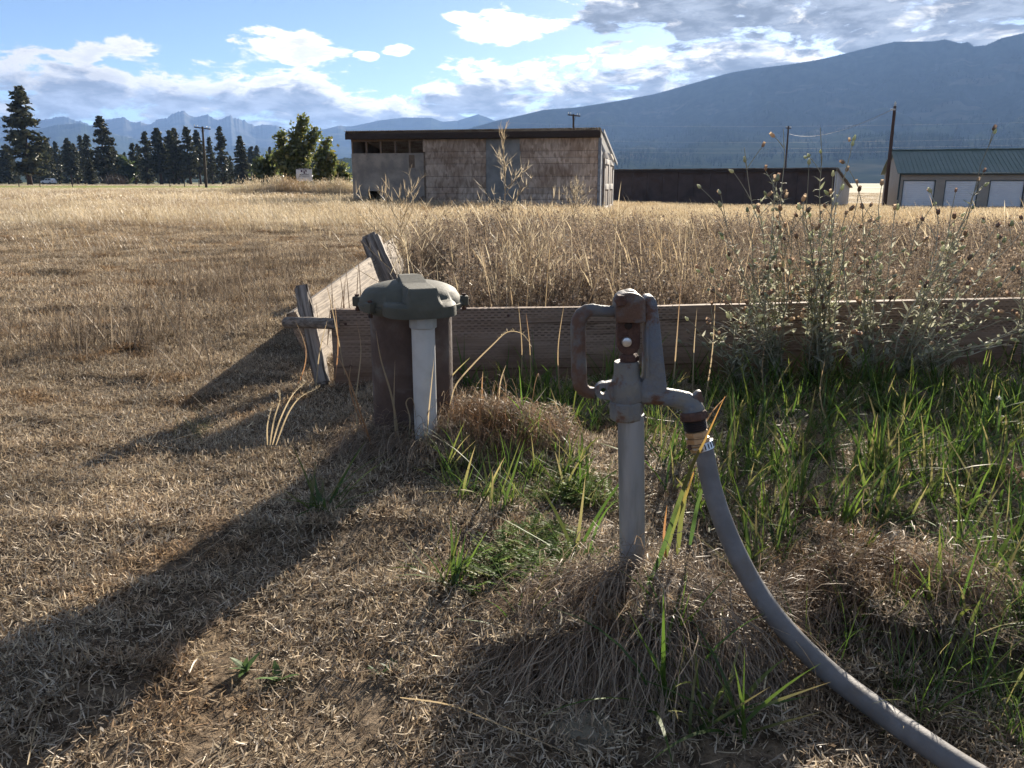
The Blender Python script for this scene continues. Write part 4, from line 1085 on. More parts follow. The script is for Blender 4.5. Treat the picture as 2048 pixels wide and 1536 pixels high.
# ------------------------------------------------------------------ bed boards
def board_mat(name, c1, c2, incised, upright=False, along_y=False):
    m, t, out = new_mat(name); tcn = t.n('ShaderNodeTexCoord'); o_ = tcn.outputs['Object']
    g = t.noise(t.map(o_, (20, 20, 1.0) if upright else (30, 1.0, 30) if along_y else (1.2, 30, 30)), 3.0, 6, .65, .6)
    col = t.mix(t.mr(g, .3, .7), c1, c2)
    col = t.mix(t.mr(t.noise(o_, 5, 4, .6), .55, .75), col, t.mix(1.0, col, (.62, .58, .55), 'MULTIPLY'))
    b = t.n('ShaderNodeBump'); b.inputs['Strength'].default_value = .5; b.inputs['Distance'].default_value = .003
    h = g
    if incised:
        br = t.n('ShaderNodeTexBrick'); br.offset = .5; br.squash = 1.0
        sp_ = t.n('ShaderNodeSeparateXYZ'); t.put(sp_.inputs[0], o_)
        cb = t.n('ShaderNodeCombineXYZ'); t.put(cb.inputs[0], sp_.outputs[0]); t.put(cb.inputs[1], sp_.outputs[2])
        t.put(br.inputs['Vector'], cb.outputs[0])
        # slits: rows of short dashes pressed into the face
        fx = t.m('FRACT', t.m('ADD', t.m('MULTIPLY', sp_.outputs[0], 1 / .024), t.m('MULTIPLY', t.m('FLOOR', t.m('MULTIPLY', sp_.outputs[2], 1 / .0095)), .5)))
        fz = t.m('FRACT', t.m('MULTIPLY', sp_.outputs[2], 1 / .0095))
        sl = t.m('MULTIPLY', t.mr(t.m('ABSOLUTE', t.m('SUBTRACT', fx, .5)), .24, .34, 1, 0), t.mr(t.m('ABSOLUTE', t.m('SUBTRACT', fz, .5)), .14, .24, 1, 0))
        sl = t.m('MULTIPLY', sl, t.mr(t.noise(t.map(o_, (2, 3, 5)), 2.0, 4, .7), .40, .62)); sl = t.m('MULTIPLY', sl, t.mr(sp_.outputs[2], .06, .17, .25, 1.0))
        col = t.mix(t.m('MULTIPLY', sl, .75), col, (.05, .034, .026))
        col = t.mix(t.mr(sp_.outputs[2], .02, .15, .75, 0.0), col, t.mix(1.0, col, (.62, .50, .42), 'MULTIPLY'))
        col = t.mix(t.mr(t.noise(t.map(o_, (1.6, 1, 60)), 1.0, 4, .7, .8), .56, .64), col, t.mix(1.0, col, (.5, .46, .42), 'MULTIPLY'))
        h = t.m('SUBTRACT', g, t.m('MULTIPLY', sl, 2.0))
    t.put(b.inputs['Height'], h)
    p = t.n('ShaderNodeBsdfPrincipled'); t.put(p.inputs['Base Color'], col); p.inputs['Roughness'].default_value = .85; p.inputs['Specular IOR Level'].default_value = .2
    t.put(p.inputs['Normal'], b.outputs[0]); t.put(out.inputs[0], p.outputs[0]); return m
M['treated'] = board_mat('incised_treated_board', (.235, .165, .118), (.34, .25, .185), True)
M['greyboard'] = board_mat('silvered_board', (.19, .155, .12), (.30, .25, .20), False)
M['postwood'] = board_mat('split_weathered_post', (.075, .058, .046), (.36, .315, .27), False, True)
M['sideboard'] = board_mat('silvered_side_board', (.105, .08, .06), (.36, .30, .235), False, False, True)
M['railwood'] = board_mat('weathered_rail', (.10, .08, .062), (.30, .26, .22), False)
def plank(name, a, b, z0, z1, th, m, label, cat='board', tilt=0.0, seg=10):
    """board on edge from a to b (x, y of its base line), leaning by tilt about that line"""
    a, b = np.array(a, float), np.array(b, float); L_ = float(np.linalg.norm(b - a)); ang = math.atan2(b[1] - a[1], b[0] - a[0])
    bm = bmesh.new(); box_bm(bm, (L_ / 2, 0, (z0 + z1) / 2), (L_, th, z1 - z0))
    bmesh.ops.subdivide_edges(bm, edges=[e for e in bm.edges if abs(e.verts[0].co.x - e.verts[1].co.x) > L_ * .5], cuts=seg)
    for v in bm.verts:
        w = math.sin(v.co.x * 2.1 + z1 * 9) * .004 + random.uniform(-.0012, .0012); v.co.z += w if v.co.z > (z0 + z1) / 2 else 0; v.co.y += math.sin(v.co.x * 1.3) * .003
    es = [e for e in bm.edges if e.is_manifold and e.calc_face_angle(0) > 1.0]
    bmesh.ops.bevel(bm, geom=es, offset=.004, segments=2, affect='EDGES')
    o = link(name, bm_mesh(bm, name, True, 40), m); o.location = (a[0], a[1], 0); o.rotation_euler = (tilt, 0, ang)
    return tag(o, label, cat)
FLx, FLy = -.632, 2.735
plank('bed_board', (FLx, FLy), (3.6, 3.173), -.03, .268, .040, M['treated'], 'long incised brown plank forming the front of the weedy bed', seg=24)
fb = bpy.data.objects['bed_board']
for nx_, nz_ in ((.05, .22), (.06, .07), (.62, .24), (1.02, .235), (1.45, .21), (1.9, .24), (1.94, .08), (2.6, .23)):
    lathe('nail_head', (nx_, -.0195, nz_), [(.0055, 0), (.005, -.0022), (.002, -.003)], M['rust'], fb, 8, (0, 1, 0))
# left side: a silvered board leaning outward, two leaning posts, a stub
def slab(name, quad_near, quad_far, m, label, cat, parent=None):
    bm = bmesh.new(); a = [bm.verts.new(p) for p in quad_near]; b = [bm.verts.new(p) for p in quad_far]
    for i in range(4): bm.faces.new((a[i], a[(i + 1) % 4], b[(i + 1) % 4], b[i]))
    bm.faces.new(a); bm.faces.new(b[::-1])
    bmesh.ops.recalc_face_normals(bm, faces=bm.faces)
    bmesh.ops.subdivide_edges(bm, edges=[e for e in bm.edges if e.calc_length() > .8], cuts=8)
    es = [e for e in bm.edges if e.is_manifold and e.calc_face_angle(0) > .8]
    bmesh.ops.bevel(bm, geom=es, offset=.004, segments=2, affect='EDGES')
    o = link(name, bm_mesh(bm, name, True, 40), m); return tag(o, label, cat)
nT, fT = V(570, 630, 2.95), V(735, 515, 4.95)
axis = Vector(fT - nT); axis.z = 0; axis.normalize()
inn = Vector((axis.y, -axis.x, 0))                         # towards the inside of the bed
dn = (inn * .42 + Vector((0, 0, -1))).normalized()        # board slope: top leans outward
nrm = axis.cross(dn).normalized()
def lb(p, down, thick): return tuple(Vector(p) + dn * down + nrm * thick)
sgn = 1 if nrm.dot(inn) > 0 else -1
slab('bed_board', [lb(nT, 0, 0), lb(nT, .25, 0), lb(nT, .25, .04 * sgn), lb(nT, 0, .04 * sgn)], [lb(fT, 0, 0), lb(fT, .25, 0), lb(fT, .25, .04 * sgn), lb(fT, 0, .04 * sgn)], M['sideboard'], 'pale sunlit plank leaning outward at the left end of the bed', 'board')
n2, f2 = V(742, 505, 5.1), V(776, 480, 6.6)
slab('bed_board', [lb(n2, 0, 0), lb(n2, .26, 0), lb(n2, .26, .04 * sgn), lb(n2, 0, .04 * sgn)], [lb(f2, 0, 0), lb(f2, .26, 0), lb(f2, .26, .04 * sgn), lb(f2, 0, .04 * sgn)], M['sideboard'], 'second pale plank continuing behind the leaning dark post', 'board')
def stake(name, top, bot, Y0, Y1, w, d, m, label, jag=.010):
    a, b = Vector(V(*bot, Y1)), Vector(V(*top, Y0)); L_ = (b - a).length
    bm = bmesh.new(); box_bm(bm, (0, 0, L_ / 2), (w, d, L_))
    bmesh.ops.subdivide_edges(bm, edges=[e for e in bm.edges if abs(e.verts[0].co.z - e.verts[1].co.z) > L_ * .5], cuts=7)
    bmesh.ops.bevel(bm, geom=[e for e in bm.edges if e.is_manifold and e.calc_face_angle(0) > 1.0], offset=min(w, d) * .16, segments=2, affect='EDGES')
    for v in bm.verts:
        v.co += Vector((random.uniform(-1, 1), random.uniform(-1, 1), random.uniform(-1.6, 1.6) if v.co.z > L_ * .97 else 0)) * jag * .4
    o = link(name, bm_mesh(bm, name, True, 30), m); o.location = a; o.rotation_euler = (b - a).to_track_quat('Z', 'Y').to_euler()
    o.rotation_mode = 'QUATERNION'; q0 = Vector((0, 0, 1)).rotation_difference((b - a).normalized()); o.rotation_quaternion = q0
    return tag(o, label, 'post')
stake('wooden_post', (602, 572), (646, 770), 2.88, 2.72, .050, .040, M['postwood'], 'split grey stake leaning left at the near corner of the bed')
stake('wooden_post', (739, 473), (790, 590), 5.05, 4.9, .118, .10, M['postwood'], 'thick dark post leaning left at the far end of the pale plank')
sa, sb_ = V(571, 645, 2.76), V(672, 648, 2.665)
o = tube('wooden_rail', [tuple(sa), tuple((sa + sb_) / 2 + np.array([0, 0, .002])), tuple(sb_)], [.019, .020, .019], M['railwood'], None, 10); tag(o, 'short round weathered rail joining stake and front plank', 'rail')
plank('bed_board', (1.70, 8.0), (3.75, 4.55), -.05, .262, .04, M['greyboard'], 'thin pale plank edge at the back right of the bed')

# ------------------------------------------------------------------ ground cover
STRAW = [(.60, .485, .325), (.50, .40, .27), (.43, .355, .265), (.65, .55, .41), (.30, .22, .145), (.38, .28, .18)]
BROWN = [(.26, .20, .145), (.18, .135, .098), (.32, .25, .18), (.42, .34, .25)]
GOLD = [(.52, .43, .28), (.46, .37, .23), (.40, .31, .20), (.58, .50, .35)]
GREEN = [(.080, .148, .028), (.105, .172, .033), (.062, .115, .025), (.14, .175, .045)]
straw_m = leafy('dry_straw', trans=.28, gloss=.02, patch=.42, pscale=1.6, inst=.18, tint=(.72, .60, .48), tint_scale=2.6, tint_lo=.52, tint_hi=.66)
gold_m = leafy('golden_dry_grass', trans=.42, gloss=.04, patch=.30, pscale=.35, inst=.2, tint=(.60, .52, .44), tint_scale=.30, tint_lo=.48, tint_hi=.60)
brown_m = leafy('brown_dead_weed', trans=.25, gloss=.012, patch=.30, pscale=1.2, inst=.2)
green_m = leafy('green_blades', trans=.48, gloss=.022, patch=.22, pscale=3.0, inst=.22)

TILE = .26
def straw_patch(seed, n=5400, side=TILE * 1.2):
    r = np.random.default_rng(seed)
    base = np.stack([r.uniform(-.5, .5, n) * side, r.uniform(-.5, .5, n) * side, r.uniform(-.007, .011, n)], 1)
    cl_ = fbm(base[:, 0] + seed, base[:, 1], 26, seed % 5, 2); base = base[r.random(n) < np.clip((cl_ - .20) * 3.6, .40, 1)]; n = len(base)
    flat = r.random(n) < .68
    lean = np.where(flat, r.normal(1.48, .14, n), r.uniform(.3, 1.1, n))
    ln = np.where(flat, r.gamma(3, .0042, n) + .007, r.uniform(.007, .020, n))
    c = pal(STRAW, n, r, .22)
    v_, q_, c_ = blades(base, r.random(n) * 6.283, ln, lean, r.normal(0, .7, n), r.uniform(.0013, .0027, n), 2, c * r.uniform(.62, 1.18, (n, 1)), taper=5, twist=r.normal(0, .9, n))
    lit = np.stack([r.uniform(-.5, .5, 420) * side, r.uniform(-.5, .5, 420) * side, r.uniform(-.002, .010, 420)], 1)
    v_, q_, c_ = join([(v_, q_, c_), leaf_cards(lit, .0052, 1, [(.10, .07, .045), (.16, .11, .07), (.22, .165, .11), (.07, .05, .035)], r, .002, 1.5)])
    return np_mesh('straw_patch', v_, q_, cols=c_)
library('straw', [straw_patch(200 + k) for k in range(6)], straw_m)

def long_straw(seed, n=26, rad=.25):
    r = np.random.default_rng(seed); rr_ = rad * np.sqrt(r.random(n)); a = r.random(n) * 6.283
    base = np.stack([rr_ * np.cos(a), rr_ * np.sin(a), r.uniform(.006, .028, n)], 1); c = pal(STRAW[:4], n, r, .15)
    v_, q_, c_ = blades(base, r.random(n) * 6.283, r.uniform(.08, .26, n), r.normal(1.47, .09, n), r.normal(.08, .25, n), r.uniform(.0014, .0026, n), 5, c, taper=6)
    return np_mesh('long_straw', v_, q_, cols=c_)
library('longstraw', [long_straw(230 + k) for k in range(6)], straw_m)

def stubble(seed, n=16, rad=.12):
    r = np.random.default_rng(seed); parts = []
    a = r.random(n) * 6.283; rr_ = rad * np.sqrt(r.random(n)); base = np.stack([rr_ * np.cos(a), rr_ * np.sin(a), np.zeros(n) - .01], 1)
    c = pal([(.13, .10, .07), (.18, .135, .095), (.24, .185, .13), (.34, .27, .19)], n, r, .2); az = r.random(n) * 6.283; L_ = r.uniform(.08, .24, n); le = r.normal(.25, .22, n); cu = r.normal(.3, .3, n)
    parts.append(blades(base, az, L_, le, cu, r.uniform(.0022, .004, n), 4, c, taper=4))
    for k in range(n):       # side twigs and old seed bits
        m_ = r.integers(2, 6); f = r.uniform(.35, 1, m_)
        pb_ = base[k] + np.stack([np.sin(az[k]) * np.sin(le[k]) * L_[k] * f, np.cos(az[k]) * np.sin(le[k]) * L_[k] * f, np.cos(le[k]) * L_[k] * f], 1)
        parts.append(blades(pb_, r.random(m_) * 6.283, r.uniform(.02, .07, m_), r.uniform(.3, 1.1, m_), 0, .002, 2, c[k], taper=4))
    v_, q_, c_ = join(parts); return np_mesh('stubble', v_, q_, cols=c_)
library('stubble', [stubble(260 + k) for k in range(8)], brown_m)

def gold_patch(seed, n=60, side=1.0, h=(.12, .32), wid=(.002, .004), head=.010, nseg=4):
    r = np.random.default_rng(seed)
    base = np.stack([r.uniform(-.55, .55, n) * side, r.uniform(-.55, .55, n) * side, np.zeros(n) - .01], 1)
    cl_ = fbm(base[:, 0] + seed * 3.1, base[:, 1], 2.2 / side, seed % 7)      # thicker and thinner spots
    kk = r.random(n) < np.clip((cl_ - .32) * 3.0, .06, 1); base = base[kk]; n = len(base); cl_ = cl_[kk]
    az = r.normal(0, 1, n) * .9 - 1.9; L_ = r.uniform(*h, n) * (.6 + .8 * cl_); le = np.abs(r.normal(.12, .15, n)); cu = r.uniform(.1, .7, n)
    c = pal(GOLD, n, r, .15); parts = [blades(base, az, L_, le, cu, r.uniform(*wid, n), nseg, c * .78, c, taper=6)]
    hd = r.random(n) < .6; m_ = hd.sum(); th = le + cu * .5
    tip = base + np.stack([np.sin(th) * np.sin(az), np.sin(th) * np.cos(az), np.cos(th)], 1) * (L_ * .90)[:, None]
    parts.append(blades(tip[hd], az[hd], r.uniform(.04, .085, m_) * (h[1] / .32), th[hd], .4, head * r.uniform(.6, 1.2, m_), 3, np.clip(c[hd] * 1.15, 0, .9), taper=1.6, basew=.3, twist=r.uniform(0, 3, m_)))
    nb_ = n // 2; k = r.integers(0, n, nb_)     # low leaf litter
    parts.append(blades(base[k] + r.normal(0, .02, (nb_, 3)) * (1, 1, 0), r.random(nb_) * 6.283, r.uniform(.06, .16, nb_), r.uniform(.5, 1.3, nb_), .5, wid[1] * 1.2, 2, pal(STRAW, nb_, r) * .8, taper=2))
    v_, q_, c_ = join(parts); return np_mesh('dry_grass_patch', v_, q_, cols=c_)
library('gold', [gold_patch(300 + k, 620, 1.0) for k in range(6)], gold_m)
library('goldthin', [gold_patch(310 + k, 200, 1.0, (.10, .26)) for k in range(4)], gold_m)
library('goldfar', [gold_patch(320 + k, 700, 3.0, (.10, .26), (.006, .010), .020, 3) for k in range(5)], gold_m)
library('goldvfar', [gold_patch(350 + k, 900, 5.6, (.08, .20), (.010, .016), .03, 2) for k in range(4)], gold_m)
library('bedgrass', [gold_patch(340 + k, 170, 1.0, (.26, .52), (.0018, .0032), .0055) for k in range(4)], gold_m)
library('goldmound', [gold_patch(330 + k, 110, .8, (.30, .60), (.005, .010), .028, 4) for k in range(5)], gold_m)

def weed_patch(seed, rad=.22, n=15):
    r = np.random.default_rng(seed); parts = []
    a = r.random(n) * 6.283; rr_ = rad * np.sqrt(r.random(n)); base = np.stack([rr_ * np.cos(a), rr_ * np.sin(a), np.zeros(n) - .01], 1)
    c = pal(BROWN, n, r, .2); az = r.random(n) * 6.283; L_ = r.uniform(.20, .40, n); le = r.normal(.12, .12, n)
    parts.append(blades(base, az, L_, le, r.normal(.1, .2, n), r.uniform(.002, .0035, n), 4, c, taper=5))
    tips = []
    for k in range(n):
        m_ = r.integers(9, 16); f = r.uniform(.25, 1, m_)
        pb_ = base[k] + np.stack([np.sin(az[k]) * np.sin(le[k]) * L_[k] * f, np.cos(az[k]) * np.sin(le[k]) * L_[k] * f, np.cos(le[k]) * L_[k] * f], 1)
        ta = r.random(m_) * 6.283; tl = r.uniform(.05, .13, m_) * (1.2 - f * .6); te = r.uniform(.5, 1.1, m_)
        parts.append(blades(pb_, ta, tl, te, -.3, .0016, 3, c[k], taper=5))
        for g in (.4, .6, .8, 1.0):
            tips.append(pb_ + np.stack([np.sin(te) * np.sin(ta), np.sin(te) * np.cos(ta), np.cos(te)], 1) * (tl * g)[:, None])
    tips = np.concatenate(tips); tips = tips[r.random(len(tips)) < .8]
    parts.append(leaf_cards(tips[r.random(len(tips)) < .7], .0105, 1, BROWN + [(.30, .235, .165)], r, .006, 1.5))
    return join(parts)
def weed_tile(seed, side=.62, m=15):
    r = np.random.default_rng(seed); parts = []
    for k in range(m):
        v_, q_, c_ = WEEDS[r.integers(0, len(WEEDS))]; a = r.random() * 6.283; s_ = r.uniform(.75, 1.12)
        M2 = np.array([[math.cos(a), -math.sin(a), 0], [math.sin(a), math.cos(a), 0], [0, 0, 1]]) * s_
        parts.append((v_ @ M2.T + np.array([r.uniform(-.5, .5) * side, r.uniform(-.5, .5) * side, 0]), q_, c_ * r.uniform(.8, 1.25)))
    v_, q_, c_ = join(parts); return np_mesh('dead_weed_tile', v_, q_, cols=c_)
WEEDS = [weed_patch(360 + k) for k in range(5)]
library('weed', [weed_tile(370 + k) for k in range(4)], brown_m)

def green_tuft(seed, n=11, L=(.07, .20), w=(.005, .0105), spread=.7):
    r = np.random.default_rng(seed); base = np.stack([r.normal(0, .012, n), r.normal(0, .012, n), np.zeros(n) - .005], 1)
    L_ = r.uniform(*L, n); c = pal(GREEN, n, r, .18); tip = np.where(r.random((n, 1)) < .2, np.array([[.34, .27, .12]]), c * np.array([[1.25, 1.15, .9]]))
    v_, q_, c_ = blades(base, r.random(n) * 6.283, L_, np.abs(r.normal(.5, spread * .75, n)), r.uniform(.0, 1.3, n), r.uniform(*w, n), 6, c * .85, tip, taper=2.2, basew=.55, twist=r.normal(0, .35, n))
    return np_mesh('green_tuft', v_, q_, cols=c_)
library('tuft', [green_tuft(400 + k) for k in range(8)] + [green_tuft(410 + k, 8, (.14, .30), (.005, .0095), .45) for k in range(5)], green_m)
library('tuftthin', [green_tuft(420 + k, 14, (.05, .15), (.0015, .003), .5) for k in range(5)], green_m)

def rosette(seed, n=26):
    r = np.random.default_rng(seed); parts = []
    for k in range(n):
        b = np.array([[r.normal(0, .035), r.normal(0, .03), r.uniform(0, .03)]]); az = r.random() * 6.283; m_ = 5
        c = pal([(.10, .16, .035), (.13, .19, .04), (.085, .125, .04), (.16, .18, .05)], 1, r, .2)
        for j in range(m_):   # lobed leaf: small leaflets along a stalk
            f = (j + 1) / m_
            p = b + np.array([[math.sin(az) * .03 * f, math.cos(az) * .03 * f, .018 * f]])
            for s_ in (-1, 1):
                parts.append(blades(p, az + s_ * .9, .010 + .004 * r.random(), 1.2, .3, .0065, 2, c, taper=1.5, basew=.6))
        parts.append(blades(b, az, .038, 1.0, .3, .004, 3, c, taper=2))
    v_, q_, c_ = join(parts); return np_mesh('leafy_rosette', v_, q_, cols=c_)
weed_m = leafy('matt_weed_leaves', trans=.4, gloss=.012, patch=.25, pscale=4.0, inst=.2)
library('rosette', [rosette(440 + k) for k in range(5)], weed_m)

def broad_weed(seed, n=6):
    r = np.random.default_rng(seed)
    v_, q_, c_ = blades(np.stack([r.normal(0, .008, n), r.normal(0, .008, n), np.zeros(n)], 1), r.random(n) * 6.283, r.uniform(.04, .08, n), r.uniform(.5, 1.1, n), r.uniform(.2, .7, n), r.uniform(.014, .024, n), 5, pal([(.09, .155, .05), (.12, .19, .06)], n, r), taper=2.6, basew=.2)
    return np_mesh('broad_weed', v_, q_, cols=c_)
library('broadweed', [broad_weed(460 + k) for k in range(4)], green_m)

# ---- where things grow
def front_y(x): return 2.735 + (x - FLx) * (3.085 - 2.735) / (2.75 - FLx)
def in_bed(x, y): return (y > front_y(x) + .06) & (x > -.78 - .09 * (y - 2.9) + .1)
def hit_objects(x, y, pad=0.0):
    return (np.hypot(x - HYD[0], y - HY) < .022 + pad) | (np.hypot(x - WELL[0], y - WELL[1]) < .111 + pad) | (np.hypot(x - WELL[0] - cond[0], y - WELL[1] - cond[1]) < .03 + pad)
def field(n, y0, y1, spread=.78, pw=1.0, left=None):
    """points in the view wedge, density falling off with distance"""
    u = rng.random(n); y = (y0 ** (1 - pw) + u * (y1 ** (1 - pw) - y0 ** (1 - pw))) ** (1 / (1 - pw)) if pw != 1 else y0 * (y1 / y0) ** u
    w = y * spread + .35
    return rng.uniform(-1, 1, n) * w, y
def put3(x, y, dz=0.0): return np.stack([x, y, gz(x, y) + dz], 1)

def tiles(step, y0, y1, spread=.80, jit=.18, xpad=.4):
    ys_ = np.arange(y0, y1, step); P = []
    for yv in ys_:
        w = yv * spread + xpad; xs_ = np.arange(-w, w, step); P.append(np.stack([xs_ + rng.uniform(0, step), np.full(len(xs_), yv)], 1))
    P = np.concatenate(P); P = P + rng.uniform(-jit, jit, P.shape) * step
    return P[:, 0], P[:, 1]
def slope_tilt(x, y, e=.08):
    dx = (gz(x + e, y) - gz(x - e, y)) / (2 * e); dy = (gz(x, y + e) - gz(x, y - e)) / (2 * e)
    return dx, dy
quarter = lambda n: rng.integers(0, 4, n) * (math.pi / 2) + rng.normal(0, .12, n)
# straw mat
P1 = [tiles(TILE, .1, 4.2, .80, .18, 1.3), tiles(TILE * 1.7, 4.2, 13.5, .80, .18, 1.3)]
x = np.concatenate([p[0] for p in P1]); y = np.concatenate([p[1] for p in P1]); sc = np.concatenate([np.full(len(P1[0][0]), 1.0), np.full(len(P1[1][0]), 1.75)])
k = ~(in_bed(x, y - .12) & (y < 7.6)); x, y, sc = x[k], y[k], sc[k]
dx, dy = slope_tilt(x, y); rz_ = quarter(len(x))
# tilt each tile to the slope (rotation order: tilt in the tile's own turned frame)
tl = np.stack([dy * np.cos(rz_) - dx * np.sin(rz_), -(dx * np.cos(rz_) + dy * np.sin(rz_))], 1) * 0 + np.stack([dy, -dx], 1)
scatter('straw_mat', 'straw', put3(x, y, .002), rz_ * 0, sc, 'matted short tan straw covering the ground', 'dry grass', tilt=tl)
x, y = field(26, 1.7, 7, .80, .6); k = ~in_bed(x, y) & ~hit_objects(x, y, .05); x, y = x[k], y[k]
scatter('loose_straw', 'longstraw', put3(x, y), rng.random(len(x)) * 6.283, rng.uniform(.6, 1.1, len(x)), 'long loose dry stalks lying on the straw', 'dry grass', tilt=rng.normal(0, .05, (len(x), 2)))
# stubble on the left and towards the field
x, y = field(1500, 2.6, 13, .80, .8); d = fbm(x, y, .8, 12)
k = ~in_bed(x, y) & (rng.random(len(x)) < np.clip((d - .40) * 4, 0.04, 1) * sst(2.2, 4.5, y)) & ((x < -.75) | (y > 7)); x, y = x[k], y[k]
scatter('dead_stubble', 'stubble', put3(x, y), rng.random(len(x)) * 6.283, rng.uniform(.4, .85, len(x)), 'thin dark dead stalks standing in the mown field', 'dead weeds', tilt=rng.normal(0, .1, (len(x), 2)))
n = 230; x = rng.uniform(-2.6, -.82, n); y = rng.uniform(2.7, 7.2, n); k = (rng.random(n) < np.clip((fbm(x, y, 1.4, 21) - .36) * 5, .1, 1)) & (x < -1.16 - .09 * (y - 2.9)); x, y = x[k], y[k]
scatter('rank_stubble', 'stubble', put3(x, y), rng.random(len(x)) * 6.283, rng.uniform(.75, 1.35, len(x)), 'taller dark dead stalks left of the leaning pale plank', 'dead weeds', tilt=rng.normal(0, .14, (len(x), 2)))
# dead weeds filling the bed
x, y = tiles(.48, 3.02, 8.4, .85); k = in_bed(x - .50, y - .34) & (y < 6.9 + 1.4 * fbm(x, y, .5, 5)); x, y = x[k], y[k]
sc = rng.uniform(.8, 1.1, len(x)) * (.78 + .22 * sst(2.9, 4.0, y)) * (.72 + .6 * fbm(x, y, .8, 31))
scatter('bed_weeds', 'weed', put3(x, y), quarter(len(x)), sc, 'dense brown dead weeds filling the plank bed', 'dead weeds')
x, y = tiles(.95, 3.7, 7.5, .8); k = in_bed(x - .55, y - .5) & (fbm(x, y, .7, 44) > .47); x, y = x[k], y[k]
scatter('bed_grass', 'bedgrass', put3(x, y), rng.normal(0, .5, len(x)), rng.uniform(.85, 1.1, len(x)), 'pale feathery dry grass standing among the brown weeds in the bed', 'dry grass')
# golden field grass
shx, shy = math.cos(sang), math.sin(sang)
def in_shed(x, y):
    u = (x - PL[0]) * shx + (y - PL[1]) * shy; w = -(x - PL[0]) * shy + (y - PL[1]) * shx
    return (u > -.05) & (u < SW + .1) & (w > -.05) & (w < SD + .1)
x, y = tiles(.92, 5.6, 26, .76); d = fbm(x * .6, y * 1.4, .45, 9)
k = ~(in_bed(x + .75, y + .6) & (y < 7.0)) & ~in_shed(x, y) & (d > .30) & (((x < -.9) & (y > 8.4 + 6 * (fbm(x, y, .35, 2) - .3))) | (x >= -.9)); x, y, d = x[k], y[k], d[k]
sc = rng.uniform(.75, 1.05, len(x)) * (.72 + .5 * d) * np.where(x > -1.2, 1.12, .82)
th_ = (x < -.9) & ((y < 11.5) | (d < .47))
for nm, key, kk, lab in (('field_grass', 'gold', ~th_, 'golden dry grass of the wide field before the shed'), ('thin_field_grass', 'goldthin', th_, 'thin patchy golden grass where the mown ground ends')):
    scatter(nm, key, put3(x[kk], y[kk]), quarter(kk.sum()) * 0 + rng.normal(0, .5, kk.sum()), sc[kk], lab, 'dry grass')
def in_build(x, y, P, ang, W, Dp):
    c, s = math.cos(ang), math.sin(ang); u = (x - P[0]) * c + (y - P[1]) * s; w = -(x - P[0]) * s + (y - P[1]) * c
    return (u > -1) & (u < W + 1) & (w > -.8) & (w < Dp + 1)
PP = [tiles(2.7, 26, 75, .74), tiles(5.4, 75, 196, .74)]
x = np.concatenate([p[0] for p in PP]); y = np.concatenate([p[1] for p in PP]); vf = np.concatenate([np.zeros(len(PP[0][0]), bool), np.ones(len(PP[1][0]), bool)])
d = fbm(x * .5, y * 1.6, .12, 15)
k = (d > .30) & ~in_shed(x, y) & ~((y > 80) & (y < 152) & (x + .28 * y < 0)) & ~((y > 180) & (x < 24)) & ~in_build(x, y, BL, bang, BW, BD) & ~in_build(x, y, GL, gang, GW, GD) & ~in_build(x, y, PL, sang, SW, SD); x, y, vf, d = x[k], y[k], vf[k], d[k]
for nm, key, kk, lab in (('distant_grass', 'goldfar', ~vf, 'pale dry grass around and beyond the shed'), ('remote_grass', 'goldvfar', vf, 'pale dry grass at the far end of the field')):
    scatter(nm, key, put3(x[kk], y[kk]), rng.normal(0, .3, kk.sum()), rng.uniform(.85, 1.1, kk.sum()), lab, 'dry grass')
# tall grass on the sign mound
n = 420; x = SMOUND[0] + rng.uniform(-5, 4.5, n); y = SMOUND[1] + rng.uniform(-3.2, 3.2, n)
k = (gz(x, y) > .14); x, y = x[k], y[k]
scatter('mound_grass', 'goldmound', put3(x, y), rng.normal(0, .8, len(x)), rng.uniform(.5, 1.05, len(x)), 'tall pale grass growing on the mound below the sign', 'dry grass', tilt=rng.normal(0, .15, (len(x), 2)))

# green growth near the hydrant
def poly_pts(n, poly, seed):
    r = np.random.default_rng(seed); P = np.array([G(*p)[:2] for p in poly]); lo, hi = P.min(0), P.max(0); out = []
    while len(out) < n:
        q_ = r.uniform(lo, hi); ins = False; j = len(P) - 1
        for i in range(len(P)):
            if (P[i, 1] > q_[1]) != (P[j, 1] > q_[1]) and q_[0] < (P[j, 0] - P[i, 0]) * (q_[1] - P[i, 1]) / (P[j, 1] - P[i, 1]) + P[i, 0]: ins = not ins
            j = i
        if ins: out.append(q_)
    return np.array(out)
zones = [([(1400, 770), (2047, 790), (2300, 900), (2300, 1250), (2047, 1300), (1800, 1120), (1600, 1050), (1450, 980)], 250, .85), ([(1060, 800), (1380, 770), (1400, 900), (1330, 1060), (1290, 900), (1130, 900)], 36, .8),
         ([(870, 940), (1060, 880), (1200, 940), (1190, 1020), (1000, 1040), (820, 1010)], 24, .75), ([(1380, 960), (1500, 1000), (1640, 1120), (1500, 1180), (1420, 1090)], 24, .8),
         ([(1240, 1350), (1420, 1340), (1520, 1530), (1800, 1560), (1300, 1545)], 5, .6), ([(1600, 1330), (1990, 1240), (2300, 1300), (2300, 1560), (1950, 1500), (1760, 1440)], 16, .8),
         ([(900, 760), (1400, 740), (2047, 745), (2047, 790), (1300, 800), (1000, 830)], 80, .85)]
gx_, gs_ = [], []
for i, (poly, n, s) in enumerate(zones):
    q_ = poly_pts(n, poly, 500 + i); gx_.append(q_); gs_.append(np.full(n, s))
gp = np.concatenate(gx_); gsc = np.concatenate(gs_) * rng.uniform(.6, 1.15, len(gp))
